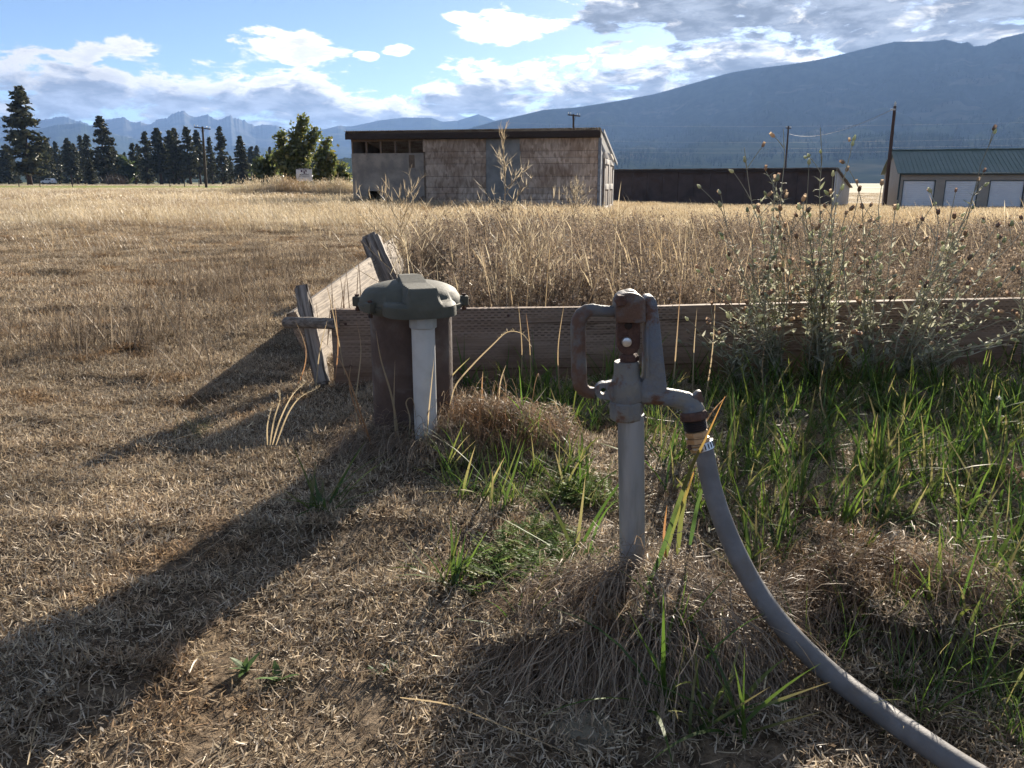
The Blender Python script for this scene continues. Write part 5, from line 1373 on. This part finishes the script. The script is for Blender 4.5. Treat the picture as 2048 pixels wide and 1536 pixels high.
extra = np.array([G(*p)[:2] for p in ((905, 1175), (870, 1160), (655, 1030), (640, 1025), (1040, 1290), (1150, 1140), (1320, 1440), (1380, 1470), (1440, 1440), (1330, 940), (1355, 945), (1700, 1180), (1640, 1200), (1690, 1290), (1960, 1180), (1480, 1490))])
gp = np.concatenate([gp, extra]); gsc = np.concatenate([gsc, rng.uniform(.6, .9, len(extra))])
k = ~hit_objects(gp[:, 0], gp[:, 1], .03) & (gp[:, 1] < front_y(gp[:, 0]) - .05); gp, gsc = gp[k], gsc[k]
scatter('green_grass', 'tuft', put3(gp[:, 0], gp[:, 1]), rng.random(len(gp)) * 6.283, gsc, 'coarse green grass blades growing below the spout and along the plank', 'grass', tilt=rng.normal(0, .15, (len(gp), 2)))
th = np.concatenate([poly_pts(130, zones[0][0], 601), poly_pts(40, zones[1][0], 602), poly_pts(34, zones[2][0], 603), poly_pts(46, zones[5][0], 604)])
k = ~hit_objects(th[:, 0], th[:, 1], .02) & (th[:, 1] < front_y(th[:, 0]) - .04); th = th[k]
scatter('fine_green_grass', 'tuftthin', put3(th[:, 0], th[:, 1]), rng.random(len(th)) * 6.283, rng.uniform(.6, 1.2, len(th)), 'fine short green grass mixed into the straw', 'grass')
ro = np.concatenate([poly_pts(14, [(940, 1130), (1080, 1060), (1170, 1090), (1160, 1200), (1060, 1250), (930, 1190)], 611), poly_pts(14, [(1080, 960), (1220, 950), (1200, 1010), (1100, 1020)], 612), poly_pts(30, [(1650, 800), (2047, 800), (2047, 860), (1700, 870)], 613), poly_pts(10, [(1060, 1180), (1180, 1160), (1170, 1260), (1090, 1270)], 614), poly_pts(14, [(1900, 1180), (2100, 1150), (2100, 1330), (1950, 1330)], 615)])
k = ro[:, 1] < front_y(ro[:, 0]) - .05; ro = ro[k]
scatter('leafy_groundcover', 'rosette', put3(ro[:, 0], ro[:, 1]), rng.random(len(ro)) * 6.283, rng.uniform(.5, .95, len(ro)), 'low lobed green weed mat left of the hydrant pipe', 'weeds')
bw = np.array([G(*p)[:2] for p in ((1345, 945), (1330, 950), (490, 1340), (560, 1345), (790, 1335), (760, 1340), (1560, 1440), (1940, 1050), (1420, 1010))])
scatter('broad_leaf_weeds', 'broadweed', put3(bw[:, 0], bw[:, 1]), rng.random(len(bw)) * 6.283, rng.uniform(.35, .6, len(bw)), 'small broad leaved weeds dotted in the straw', 'weeds')

# thatch draped over the grown-over lumps: strands that follow the slope
def thatch(name, mx, my, rx, ry, n, L, label, seed, spread=1.0, colset=None):
    r = np.random.default_rng(seed); a = r.random(n) * 6.283; f = np.sqrt(r.random(n)) * spread
    x = mx + rx * f * np.cos(a); y = my + ry * f * np.sin(a)
    az = np.arctan2((x - mx) / rx, (y - my) / ry) + r.normal(0, .85, n) ; ln = r.uniform(.25, 1.0, n) * L; w = r.uniform(.0009, .0018, n)
    ns = 5; up = r.gamma(2, .011, n); px_, py_ = x.copy(), y.copy(); P = []
    for i in range(ns + 1):
        s = i / ns
        P.append(np.stack([px_, py_, gz(px_, py_) + up * (1 - s) * (1 + 2.2 * s) + .003 * r.random(n)], 1))
        az = az + r.normal(0, .32, n); px_ = px_ + np.sin(az) * ln / ns; py_ = py_ + np.cos(az) * ln / ns
    sd = np.stack([np.cos(az), -np.sin(az), r.normal(0, .3, n)], 1)
    out = []
    for i, p in enumerate(P):
        ww = (w * (1 - (i / ns) ** 4 * .85) * .5)[:, None]; out += [p - sd * ww, p + sd * ww]
    Vv = np.stack(out, 1).reshape(-1, 3); kk = 2 * (ns + 1); b0 = np.arange(n) * kk
    q_ = np.concatenate([np.stack([b0 + 2 * i, b0 + 2 * i + 1, b0 + 2 * i + 3, b0 + 2 * i + 2], 1) for i in range(ns)])
    c = pal(colset or [(.27, .205, .145), (.20, .15, .105), (.34, .27, .19), (.15, .11, .078)], n, r, .18)
    keep = ~hit_objects(P[2][:, 0], P[2][:, 1]) & ~hit_objects(P[5][:, 0], P[5][:, 1]) & ~hit_objects(P[0][:, 0], P[0][:, 1])
    q_ = q_.reshape(ns, n, 4)[:, keep].reshape(-1, 4)
    o = link(name, np_mesh(name, Vv, q_, cols=c.repeat(kk, 0)), straw_m); return tag(o, label, 'dry grass', kind='stuff')
m0, m1, m2, m3 = MOUNDS
thatch('grass_thatch', m0[0], m0[1], m0[2], m0[3], 9500, .14, 'brown dead grass draped over the lump at the hydrant foot', 701)
thatch('grass_thatch', m1[0], m1[1], m1[2], m1[3], 4200, .13, 'brown dead grass lump right of the hose', 702)
thatch('grass_thatch', m2[0], m2[1], .22, .16, 4600, .12, 'dead grass heaped around the well casing foot', 703, 1.1)
thatch('grass_thatch', m3[0], m3[1], .18, .12, 3200, .10, 'reddish dead grass lump right of the white conduit', 704, 1.0, [(.33, .21, .12), (.27, .17, .10), (.38, .27, .17)])

# ------------------------------------------------------------------ single plants
stem_m = leafy('plant_stems', trans=.1, gloss=.03, patch=.2, pscale=4, inst=.1)
podm = leafy('seed_pods', trans=.5, gloss=.03, patch=.2, pscale=30, inst=.3)
def tube_col(parts, pts, r0, r1, col, seg=5):
    """tapered stem as V, quads, cols"""
    P = np.array(pts, float); n = len(P); T = np.gradient(P, axis=0); T /= np.linalg.norm(T, axis=1)[:, None] + 1e-9
    ref = np.array([.3, 1, .1]); A = np.cross(T, ref); A /= np.linalg.norm(A, axis=1)[:, None] + 1e-9; B = np.cross(T, A)
    rad = np.linspace(r0, r1, n)[:, None]; ring = []
    for k in range(seg):
        a = 2 * math.pi * k / seg; ring.append(P + (A * math.cos(a) + B * math.sin(a)) * rad)
    Vv = np.stack(ring, 1).reshape(-1, 3); q_ = []
    for i in range(n - 1):
        for k in range(seg): q_.append((i * seg + k, i * seg + (k + 1) % seg, (i + 1) * seg + (k + 1) % seg, (i + 1) * seg + k))
    parts.append((Vv, np.array(q_), np.tile(np.asarray(col, float), (len(Vv), 1))))
def bend(a, b, sag, n=8, r=None):
    a, b = np.array(a, float), np.array(b, float); t = np.linspace(0, 1, n)[:, None]
    p = a + (b - a) * t; p[:, 2] += (np.sin(t[:, 0] * math.pi) * sag)
    if r is not None: p[1:-1] += r.normal(0, .004, (n - 2, 3))
    return p

def pod_mesh(seed, dry):
    r = np.random.default_rng(seed); bm = bmesh.new(); prof = [(.12, 0), (.75, .25), (1.0, .55), (.92, .95), (.62, 1.4), (.34, 1.7)]
    if dry: prof = [(.15, 0), (.8, .3), (1.0, .7), (.95, 1.1), (.75, 1.45), (.82, 1.62)]
    rings = [[bm.verts.new((math.cos(k * math.pi / 4) * a * (1 + .08 * (k % 2)), math.sin(k * math.pi / 4) * a * (1 + .08 * (k % 2)), h + (.14 * (k % 2) if i == len(prof) - 1 else 0))) for k in range(8)] for i, (a, h) in enumerate(prof)]
    for i in range(len(rings) - 1):
        for k in range(8): bm.faces.new((rings[i][k], rings[i][(k + 1) % 8], rings[i + 1][(k + 1) % 8], rings[i + 1][k]))
    me = bm_mesh(bm, 'seed_pod', True); c = np.array([(.27, .19, .13), (.19, .13, .095), (.34, .26, .18)][seed % 3] if dry else [(.34, .36, .22), (.40, .40, .27)][seed % 2])
    at = me.attributes.new('col', 'FLOAT_COLOR', 'POINT'); arr = np.ones((len(me.vertices), 4), np.float32)
    zz = np.array([v.co.z for v in me.vertices]); arr[:, :3] = c * (1 + .35 * (zz / 1.7)[:, None]); at.data.foreach_set('color', arr.ravel()); me.materials.append(podm); return me
PODS = [pod_mesh(k, True) for k in range(3)] + [pod_mesh(k, False) for k in range(2)]
SAGE = [(.36, .365, .25), (.43, .43, .32), (.26, .28, .165), (.54, .52, .40)]
def campion(root, Y, tips, label, seed, leaf_low=.05, dryness=.5):
    r = np.random.default_rng(seed); rt = V(*root, Y); rt[2] = float(gz(rt[0], rt[1])) - .01
    o = empty('seeding_weed', tuple(rt)); tag(o, label, 'weed', 'seeding weeds along the plank')
    st, lv, pods = [], [], []
    def leafpair(p, d, size):
        a0 = r.random() * 6.283
        for s_ in (0, math.pi):
            lv.append(blades([p], a0 + s_ + r.normal(0, .3), size * r.uniform(.7, 1.2), r.uniform(.5, 1.2), r.uniform(.2, 1.2), size * r.uniform(.20, .30), 4, pal(SAGE, 1, r), taper=2.2, basew=.3, twist=r.normal(0, .4)))
    def pod(p, d, dry):
        s_ = r.uniform(.0055, .0085); d = Vector(d).normalized(); pods.append((tuple(p), d, s_, int(r.integers(0, 3)) if dry else 3 + int(r.integers(0, 2))))
    tips = list(tips) + [(tx + r.uniform(-70, 70), min(690, ty + r.uniform(60, 260)), dY + r.uniform(-.15, .1)) for tx, ty, dY in tips for _ in range(2)]
    for (tx, ty, dY) in tips:
        tp = V(tx, ty, Y + dY) - rt; L_ = np.linalg.norm(tp); b0 = np.array([r.normal(0, .02), r.normal(0, .015), 0])
        path = bend(b0, tp, .03, 9, r); path[:, 0] += np.sin(np.linspace(0, 1, 9) * math.pi * r.uniform(1, 2.5)) * r.normal(0, .014); c = pal([(.36, .33, .23), (.28, .25, .17), (.42, .38, .28)], 1, r)[0]
        tube_col(st, path, .0028, .0012, c)
        nn = int(L_ / .030)
        for k in range(nn):
            f = (k + .6) / nn; p = path[0] + (path[-1] - path[0]) * 0; i = f * 8; i0 = int(min(i, 7)); p = path[i0] + (path[i0 + 1] - path[i0]) * (i - i0)
            d = path[i0 + 1] - path[i0]; d = d / np.linalg.norm(d)
            if f < .78 and r.random() < .92:
                leafpair(p, d, .026 + .036 * (1 - f) * r.uniform(.7, 1.3))
                if r.random() < .5: leafpair(p, d, .018)
            if f > .30 and r.random() < .27:
                sd = d + r.normal(0, .55, 3) * (1, .8, .3); sd[2] = abs(sd[2]) * .8 + .2; sd /= np.linalg.norm(sd); l2 = r.uniform(.04, .15) * (1.2 - f * .5)
                e = p + sd * l2; tube_col(st, bend(p, e, .004, 4), .0014, .0009, c, 4)
                if f < .75:
                    for g_ in (.3, .55, .8): leafpair(p + sd * l2 * g_, sd, .026)
                for q_ in range(2 if r.random() < .35 else 1):
                    pod(e + r.normal(0, .006, 3) * q_, sd + r.normal(0, .25, 3), r.random() < dryness)
        if r.random() < .6: pod(path[-1], path[-1] - path[-2], r.random() < dryness)
    v_, q_, c_ = join(st); so = link('stems', np_mesh('stems', v_, q_, cols=c_, smooth=True), stem_m, o)
    v_, q_, c_ = join(lv); lo_ = link('leaves', np_mesh('leaves', v_, q_, cols=c_), sage_m, o); lo_['kind'] = 'stuff'
    for p, d, s_, kk in pods:
        c = link('seed_pod', PODS[kk], None, o); c.location = p; c.rotation_mode = 'QUATERNION'; c.rotation_quaternion = Vector((0, 0, 1)).rotation_difference(d); c.scale = (s_ * .82, s_ * .82, s_ * 1.6)
    return o
sage_m = leafy('sage_leaves', trans=.5, gloss=.008, patch=.25, pscale=6, inst=.1)
campion((1555, 715), 2.70, [(1500, 295, .05), (1566, 258, .1), (1530, 350, 0), (1488, 425, -.05), (1462, 520, -.08), (1438, 585, -.1), (1585, 420, -.05)], 'tall seeding weed left in the group, two straight stems above the horizon', 801)
campion((1640, 715), 2.72, [(1640, 255, .05), (1700, 292, .1), (1662, 335, 0), (1622, 330, -.05), (1600, 420, -.1), (1690, 430, -.05), (1635, 480, -.12)], 'tallest seeding weed with branched brown pod tops left of the bare pole', 802)
campion((1735, 705), 2.74, [(1716, 368, .05), (1762, 372, .05), (1800, 400, .1), (1680, 470, -.1), (1850, 430, .1), (1745, 520, -.1)], 'mid sized seeding weed below the tall bare pole', 803)
campion((1805, 690), 2.72, [(1988, 268, .15), (1972, 345, .1), (1912, 385, .05), (1885, 430, 0), (1985, 455, .05), (1935, 520, -.1), (2030, 560, -.05), (2010, 640, -.15), (1950, 690, -.25)], 'large leaning seeding weed in front of the garage doors', 804)
campion((1480, 715), 2.68, [(1445, 560, -.02), (1470, 600, -.1), (1500, 560, 0), (1425, 620, -.1)], 'small leafy weed nearest the hydrant at the front plank', 805, dryness=.5)
campion((2075, 700), 2.8, [(2046, 440, .05), (2085, 420, .1), (2110, 480, .05), (2035, 540, -.05)], 'seeding weed cut off by the right picture edge', 806)

def mustard(root, top, Y, nb, label, seed, rel=.36, col=(.42, .32, .19), twist=0.0, r0=.0032, light=(.56, .47, .32)):
    r = np.random.default_rng(seed); rt = V(*root, Y); rt[2] = float(gz(rt[0], rt[1])) - .01
    o = empty('dried_mustard', tuple(rt)); tag(o, label, 'dead weed')
    tp = V(*top, Y) - rt; L_ = np.linalg.norm(tp); st, pd = [], []
    path = bend((0, 0, 0), tp, 0, 9, r); path[:, 0] += np.sin(np.linspace(0, 5, 9)) * .012 * twist; tube_col(st, path, r0, .0009, col)
    def sil(p, d, k):
        for j in range(k):
            dd = d + r.normal(0, .45, 3); dd[2] = abs(dd[2]) + .15; dd /= np.linalg.norm(dd)
            pd.append((lambda e: blades([p], math.atan2(dd[0], dd[1]), r.uniform(.03, .065), math.acos(min(1, max(-1, dd[2]))), r.normal(0, .5), r.uniform(.0016, .0026), 3, pal([light], 1, r, .12), taper=6, twist=r.random() * 3))(0))
    for k in range(nb):
        f = .30 + .66 * (k + r.random()) / nb; i = f * 8; i0 = int(min(i, 7)); p = path[i0] + (path[i0 + 1] - path[i0]) * (i - i0)
        a = r.random() * 6.283; el_ = r.uniform(.55, 1.05); l2 = L_ * rel * (1.25 - f) * r.uniform(.7, 1.25)
        e = p + np.array([math.cos(a) * math.cos(el_), .7 * math.sin(a) * math.cos(el_), math.sin(el_)]) * l2
        br = bend(p, e, -.03 * l2, 6, None); tube_col(st, br, .0016, .0008, col, 4)
        for j in range(2, 6):
            sil(br[j], (br[5] - br[4]) / np.linalg.norm(br[5] - br[4]), 2 if j < 5 else 3)
            if r.random() < .35:
                e2 = br[j] + np.array([r.normal(0, .5), r.normal(0, .4), .8]) * l2 * .3; b2 = bend(br[j], e2, 0, 4); tube_col(st, b2, .001, .0006, col, 3); sil(b2[3], np.array([0, 0, 1.0]), 3)
    for j in range(5, 9): sil(path[j], np.array([0, 0, 1.0]), 2)
    v_, q_, c_ = join(st); link('stems', np_mesh('stems', v_, q_, cols=c_, smooth=True), stem_m, o)
    v_, q_, c_ = join(pd); p_ = link('pods', np_mesh('pods', v_, q_, cols=c_), gold_m, o); p_['kind'] = 'stuff'
    return o
mustard((812, 640), (800, 392), 3.5, 22, 'bushy tan mustard skeleton behind the well cap', 821, .62)
mustard((1013, 650), (1012, 300), 3.4, 16, 'tallest dried mustard rising in front of the grey shed panel', 822, .40, twist=1)
mustard((1043, 650), (1062, 455), 3.25, 14, 'dried mustard just right of the tallest one', 823, .5, twist=.6)
mustard((1072, 650), (1108, 480), 3.3, 11, 'shorter dried mustard second right of the tallest one', 824, .5, twist=.6)
mustard((1238, 590), (1240, 420), 4.6, 10, 'dried mustard behind the hydrant head below the shed corner', 825, .5)
mustard((1150, 520), (1145, 372), 6.2, 26, 'bushy pale weed head before the right half of the shed', 826, .45)
mustard((288, 520), (292, 425), 8.2, 22, 'feathery pale weed standing alone in the left field', 827, .3)
mustard((1330, 600), (1320, 470), 4.2, 9, 'small dried mustard right of the hydrant head', 828, .5)

def clump(name, label, cat, strands, mat, head=None):
    """strands: (list of (px, py, Y), base width, colour, tip colour); head: seed head length"""
    r = np.random.default_rng(len(strands) * 7 + 3); a0, b0, Y0 = strands[0][0][0]; rt = V(a0, b0, Y0); rt[2] = float(gz(rt[0], rt[1]))
    o = empty(name, tuple(rt)); tag(o, label, cat)
    for pts_, w, c0, c1 in strands:
        parts = []
        P = catmull([tuple(V(a, b, Y)) for a, b, Y in pts_], 5); P = np.array([tuple(p) for p in P]); n = len(P)
        P[0, 2] = max(P[0, 2], float(gz(P[0, 0], P[0, 1])) - .01)
        T = np.gradient(P, axis=0); sd = np.cross(T, np.array([.15, 1.0, .2])); sd /= np.linalg.norm(sd, axis=1)[:, None] + 1e-9
        s_ = np.linspace(0, 1, n)[:, None]; ww = w * .5 * np.maximum(.06, (1 - s_ ** 2.4)) * (.6 + .4 * np.minimum(1, s_ * 5))
        nrm_ = np.cross(sd, T); nrm_ /= np.linalg.norm(nrm_, axis=1)[:, None] + 1e-9
        Vv = np.stack([P - sd * ww, P + nrm_ * ww * .35, P + sd * ww], 1).reshape(-1, 3); q_ = []
        for i in range(n - 1): q_ += [(3 * i, 3 * i + 1, 3 * i + 4, 3 * i + 3), (3 * i + 1, 3 * i + 2, 3 * i + 5, 3 * i + 4)]
        cc = np.asarray(c0) * (1 - s_ ** 3) + np.asarray(c1) * s_ ** 3; parts.append((Vv, np.array(q_), cc.repeat(3, 0)))
        if head:
            m_ = 26; i = r.integers(int(n * (1 - head)), n, m_)
            parts.append(blades(P[i], r.random(m_) * 6.283, r.uniform(.006, .014, m_), r.uniform(.2, .9, m_), .2, .003, 2, pal(GOLD, m_, r), taper=1.6, basew=.4))
        v_, q_, c_ = join(parts); link('blade' if cat == 'grass' else 'stalk', np_mesh('stalk', v_ - rt, q_, cols=c_), mat, o)
    return o
TAN, RED, GRN, YG, OR = (.42, .33, .20), (.36, .19, .09), (.06, .11, .03), (.13, .16, .04), (.42, .20, .06)
def gy(px, py): return float(G(px, py, .03)[1])
clump('tall_grass_clump', 'tall dark grass blade with orange tip crossing the hose fitting', 'grass', [
    ([(1284, 1192, 1.10), (1318, 1120, 1.10), (1352, 1020, 1.09), (1385, 930, 1.08), (1410, 880, 1.07), (1450, 792, 1.06)], .0075, GRN, OR),
    ([(1330, 1120, 1.16), (1345, 1060, 1.16), (1372, 990, 1.15), (1392, 930, 1.14)], .007, YG, OR), ([(1332, 1120, 1.16), (1328, 1070, 1.16), (1334, 1010, 1.16)], .005, RED, OR),
    ([(1355, 1110, 1.18), (1362, 1040, 1.18), (1370, 985, 1.18), (1352, 955, 1.18)], .008, (.16, .18, .05), (.3, .24, .1)), ([(1380, 1090, 1.2), (1395, 1010, 1.2), (1412, 960, 1.2)], .007, GRN, YG)], green_m)
Yw = 1.93
clump('dry_stalks', 'reddish dry grass stalks standing in front of the well casing', 'dry grass', [
    ([(748, 905, Yw), (722, 830, Yw), (692, 745, Yw), (660, 690, Yw)], .006, RED, TAN), ([(716, 870, 2.0), (712, 800, 2.0), (722, 700, 2.0), (712, 640, 2.0)], .004, TAN, RED), ([(735, 880, 1.95), (700, 780, 1.95), (704, 720, 1.95)], .004, RED, TAN),
    ([(800, 900, Yw), (785, 800, Yw), (762, 720, Yw), (752, 662, Yw)], .006, TAN, (.5, .36, .2)), ([(795, 905, Yw), (788, 820, Yw), (790, 720, Yw)], .004, TAN, TAN), ([(850, 915, 1.9), (858, 820, 1.9), (868, 718, 1.9)], .004, TAN, TAN),
    ([(815, 900, Yw), (820, 840, Yw), (812, 805, Yw), (826, 800, Yw), (834, 860, Yw)], .004, TAN, RED), ([(560, 820, 2.3), (600, 760, 2.3), (612, 700, 2.3), (590, 640, 2.35)], .004, RED, TAN),
    ([(630, 790, 2.4), (640, 700, 2.4), (655, 640, 2.4)], .004, TAN, TAN), ([(670, 760, 2.4), (676, 690, 2.4), (668, 590, 2.4)], .004, RED, TAN), ([(690, 750, 2.5), (665, 620, 2.5), (650, 560, 2.5)], .004, TAN, (.2, .14, .1))], gold_m)
clump('dry_stalks', 'thin dark dead stalks standing before the leaning pale plank', 'dry grass', [
    ([(a_, b_ + 75, 2.95 + .004 * (640 - b_)), (a_ + d_ * .4, b_ + 20, 2.95 + .004 * (640 - b_)), (a_ + d_, b_ - 40, 2.95 + .004 * (640 - b_))], .0045, (.12, .085, .06), (.20, .14, .09)) for a_, b_, d_ in ((668, 590, -6), (684, 585, 8), (700, 560, -10), (655, 615, 10), (712, 555, 6), (676, 600, 14), (640, 640, -8), (722, 540, -6), (692, 575, -14))], brown_m)
clump('arching_seed_stalk', 'single arching dry seed stalk between well casing and hydrant', 'dry grass', [([(900, 810, 2.05), (912, 770, 2.05), (945, 730, 2.05), (985, 690, 2.05), (1015, 664, 2.05), (1045, 668, 2.05), (1064, 694, 2.05)], .004, TAN, (.5, .4, .24))], gold_m, .45)
clump('dry_stalks', 'upright tan stalks in front of the long plank left of the hydrant', 'dry grass', [
    ([(1040, 800, 2.5), (1044, 700, 2.5), (1036, 600, 2.5)], .004, TAN, TAN), ([(1062, 810, 2.5), (1060, 700, 2.5), (1052, 625, 2.5)], .004, TAN, RED), ([(1120, 800, 2.45), (1116, 700, 2.45), (1128, 610, 2.45)], .004, TAN, TAN),
    ([(968, 830, 2.2), (964, 780, 2.2), (966, 742, 2.2)], .005, RED, TAN), ([(996, 850, 2.2), (1000, 770, 2.2), (1012, 730, 2.2)], .004, TAN, TAN), ([(895, 800, 2.1), (898, 760, 2.1), (940, 715, 2.1)], .005, TAN, (.4, .4, .12))], gold_m)
clump('dry_stalks', 'upright tan stalks between hydrant head and the seeding weeds', 'dry grass', [
    ([(1345, 790, 2.5), (1352, 700, 2.5), (1362, 560, 2.55)], .005, TAN, RED), ([(1385, 790, 2.55), (1388, 700, 2.55), (1394, 615, 2.6)], .004, TAN, TAN), ([(1410, 800, 2.4), (1425, 700, 2.4), (1432, 560, 2.45)], .004, TAN, TAN),
    ([(1385, 900, 1.9), (1420, 830, 1.9), (1455, 790, 1.9)], .004, RED, TAN), ([(1530, 800, 2.45), (1524, 740, 2.45), (1530, 690, 2.45)], .004, TAN, RED), ([(1660, 870, 2.1), (1640, 790, 2.1), (1650, 720, 2.1)], .004, TAN, TAN), ([(1910, 850, 2.2), (1908, 800, 2.2), (1914, 755, 2.2)], .004, TAN, TAN)], gold_m)
clump('seeding_grass', 'pale dry seeding grass tuft left of the well casing', 'dry grass', [
    ([(545, 890, gy(545, 890)), (560, 840, gy(545, 890)), (585, 790, gy(545, 890)), (612, 764, gy(545, 890))], .004, TAN, GOLD[3]), ([(540, 890, gy(545, 890)), (548, 840, gy(545, 890)), (560, 800, gy(545, 890)), (556, 786, gy(545, 890))], .004, TAN, GOLD[3]),
    ([(552, 890, gy(545, 890)), (575, 830, gy(545, 890)), (600, 795, gy(545, 890)), (638, 775, gy(545, 890))], .004, TAN, GOLD[3]), ([(535, 890, gy(545, 890)), (535, 850, gy(545, 890)), (545, 810, gy(545, 890))], .004, TAN, GOLD[3])], gold_m, .4)
clump('fallen_stalks', 'long fallen straw stalks lying across the near foreground', 'dry grass', [
    ([(800, 1395, gy(800, 1395)), (900, 1410, gy(900, 1410)), (1000, 1450, gy(1000, 1450)), (1120, 1500, gy(1120, 1500)), (1200, 1550, gy(1200, 1550))], .0030, TAN, (.5, .4, .25)), ([(330, 1155, gy(330, 1155)), (400, 1110, gy(400, 1110)), (505, 1028, gy(505, 1028))], .004, TAN, (.5, .42, .28)),
    ([(55, 1530, gy(55, 1530)), (75, 1440, gy(75, 1440)), (98, 1380, gy(98, 1380))], .003, TAN, TAN), ([(380, 1345, gy(380, 1345)), (400, 1310, gy(400, 1310)), (450, 1300, gy(450, 1300))], .003, TAN, TAN)], gold_m)
for (cx_p, cy_p, nn, LL, lab, cols_) in ((385, 868, 120, .10, 'round grey green bunch grass tuft on the left lawn', [(.20, .20, .11), (.26, .23, .14), (.14, .15, .08)]), (655, 1035, 9, .13, 'dark green grass tuft in the shadow left of the well', [(.05, .09, .03), (.07, .12, .035)]),
        (905, 1180, 8, .14, 'green grass tuft with one long flat blade left of the weed mat', GREEN), (1045, 1290, 4, .13, 'single upright green blade in straw left of the hydrant foot', GREEN)):
    r = np.random.default_rng(cx_p); p = G(cx_p, cy_p); z_ = float(gz(p[0], p[1])); rr_ = .03 if nn > 50 else .008
    v_, q_, c_ = blades(np.stack([r.normal(0, rr_, nn), r.normal(0, rr_, nn), np.zeros(nn) - .005], 1), r.random(nn) * 6.283, r.uniform(.5, 1.1, nn) * LL, np.abs(r.normal(.5, .35, nn)) if nn != 4 else np.abs(r.normal(.1, .2, nn)), r.uniform(.2, 1.0, nn), .0016 if nn > 50 else .007, 5, pal(cols_, nn, r), taper=2.4, basew=.6)
    o = link('grass_tuft', np_mesh('grass_tuft', v_, q_, cols=c_), green_m); o.location = (p[0], p[1], z_); tag(o, lab, 'grass')
# dandelion clock
r = np.random.default_rng(9); p = G(1990, 905); z_ = float(gz(p[0], p[1])); dn_ = empty('dandelion', (p[0], p[1], z_)); tag(dn_, 'white dandelion seed head on thin stem near the right edge', 'flower')
tp = V(1998, 797, p[1]) - np.array([p[0], p[1], z_]); st = []; tube_col(st, bend((0, 0, 0), tp, 0, 5), .0016, .0012, (.30, .28, .14)); link('stem', np_mesh('stem', *st[0][:2], cols=st[0][2]), stem_m, dn_)
n = 90; v_, q_, c_ = blades(np.tile(tp, (n, 1)), r.random(n) * 6.283, r.uniform(.006, .011, n), np.arccos(r.uniform(-.5, 1, n)), 0, .0016, 1, (.7, .7, .68), taper=8); link('seed_head', np_mesh('seed_head', v_, q_, cols=c_), podm, dn_)
# rock and debris
def rock(name, c, s, seed, m, label, cat):
    bm = bmesh.new(); bmesh.ops.create_icosphere(bm, subdivisions=4, radius=1)
    for v in bm.verts:
        n_ = v.co.normalized(); f = 1 + .35 * (float(fbm(n_.x * 1.5 + seed, n_.y * 1.5 + n_.z * 2, 1.0, seed)) - .5) + .10 * (float(fbm(n_.x * 9 + seed, n_.y * 9 + n_.z * 7, 1.0, seed, 2)) - .5)
        v.co = Vector((n_.x * s[0] * f, n_.y * s[1] * f, n_.z * s[2] * f))
    o = link(name, bm_mesh(bm, name, True), m); o.location = c; return tag(o, label, cat)
M['stone'] = solid('lichened_stone', (.17, .145, .10), (.24, .215, .16), 40, .95, c3=(.10, .09, .07), s3=22, bump=.5, bscale=120)
M['char'] = solid('black_debris', (.018, .017, .017), (.05, .045, .04), 12, .8, bump=.6, bscale=30)
p = G(1175, 1462); rock('stone', (p[0], p[1], float(gz(p[0], p[1])) - .004), (.048, .038, .020), 3, M['stone'], 'half buried yellowish stone below the hydrant', 'stone')
p = G(2025, 486, .05); rock('debris_heap', (p[0] + .3, p[1] + .2, float(gz(p[0], p[1])) + .12), (.42, .25, .22), 5, M['char'], 'low black debris heap at the right edge of the field', 'debris')

# ------------------------------------------------------------------ haze: even air round everything
HAZE_DENSITY = 0.72e-4
hm = bpy.data.materials.new('valley_haze'); hm.use_nodes = True; hm.node_tree.nodes.clear()
ht = NT(hm.node_tree); ho = ht.n('ShaderNodeOutputMaterial'); pv = ht.n('ShaderNodeVolumePrincipled')
pv.inputs['Color'].default_value = (.28,.47,.88,1); pv.inputs['Density'].default_value = HAZE_DENSITY
pv.inputs['Anisotropy'].default_value = 0.15
ht.put(ho.inputs['Volume'], pv.outputs[0])
hb = box('haze', (0, 1000, 369), (52000, 52000, 742), hm)
tag(hb, 'thin blue haze filling the whole valley air', 'haze', kind='stuff')
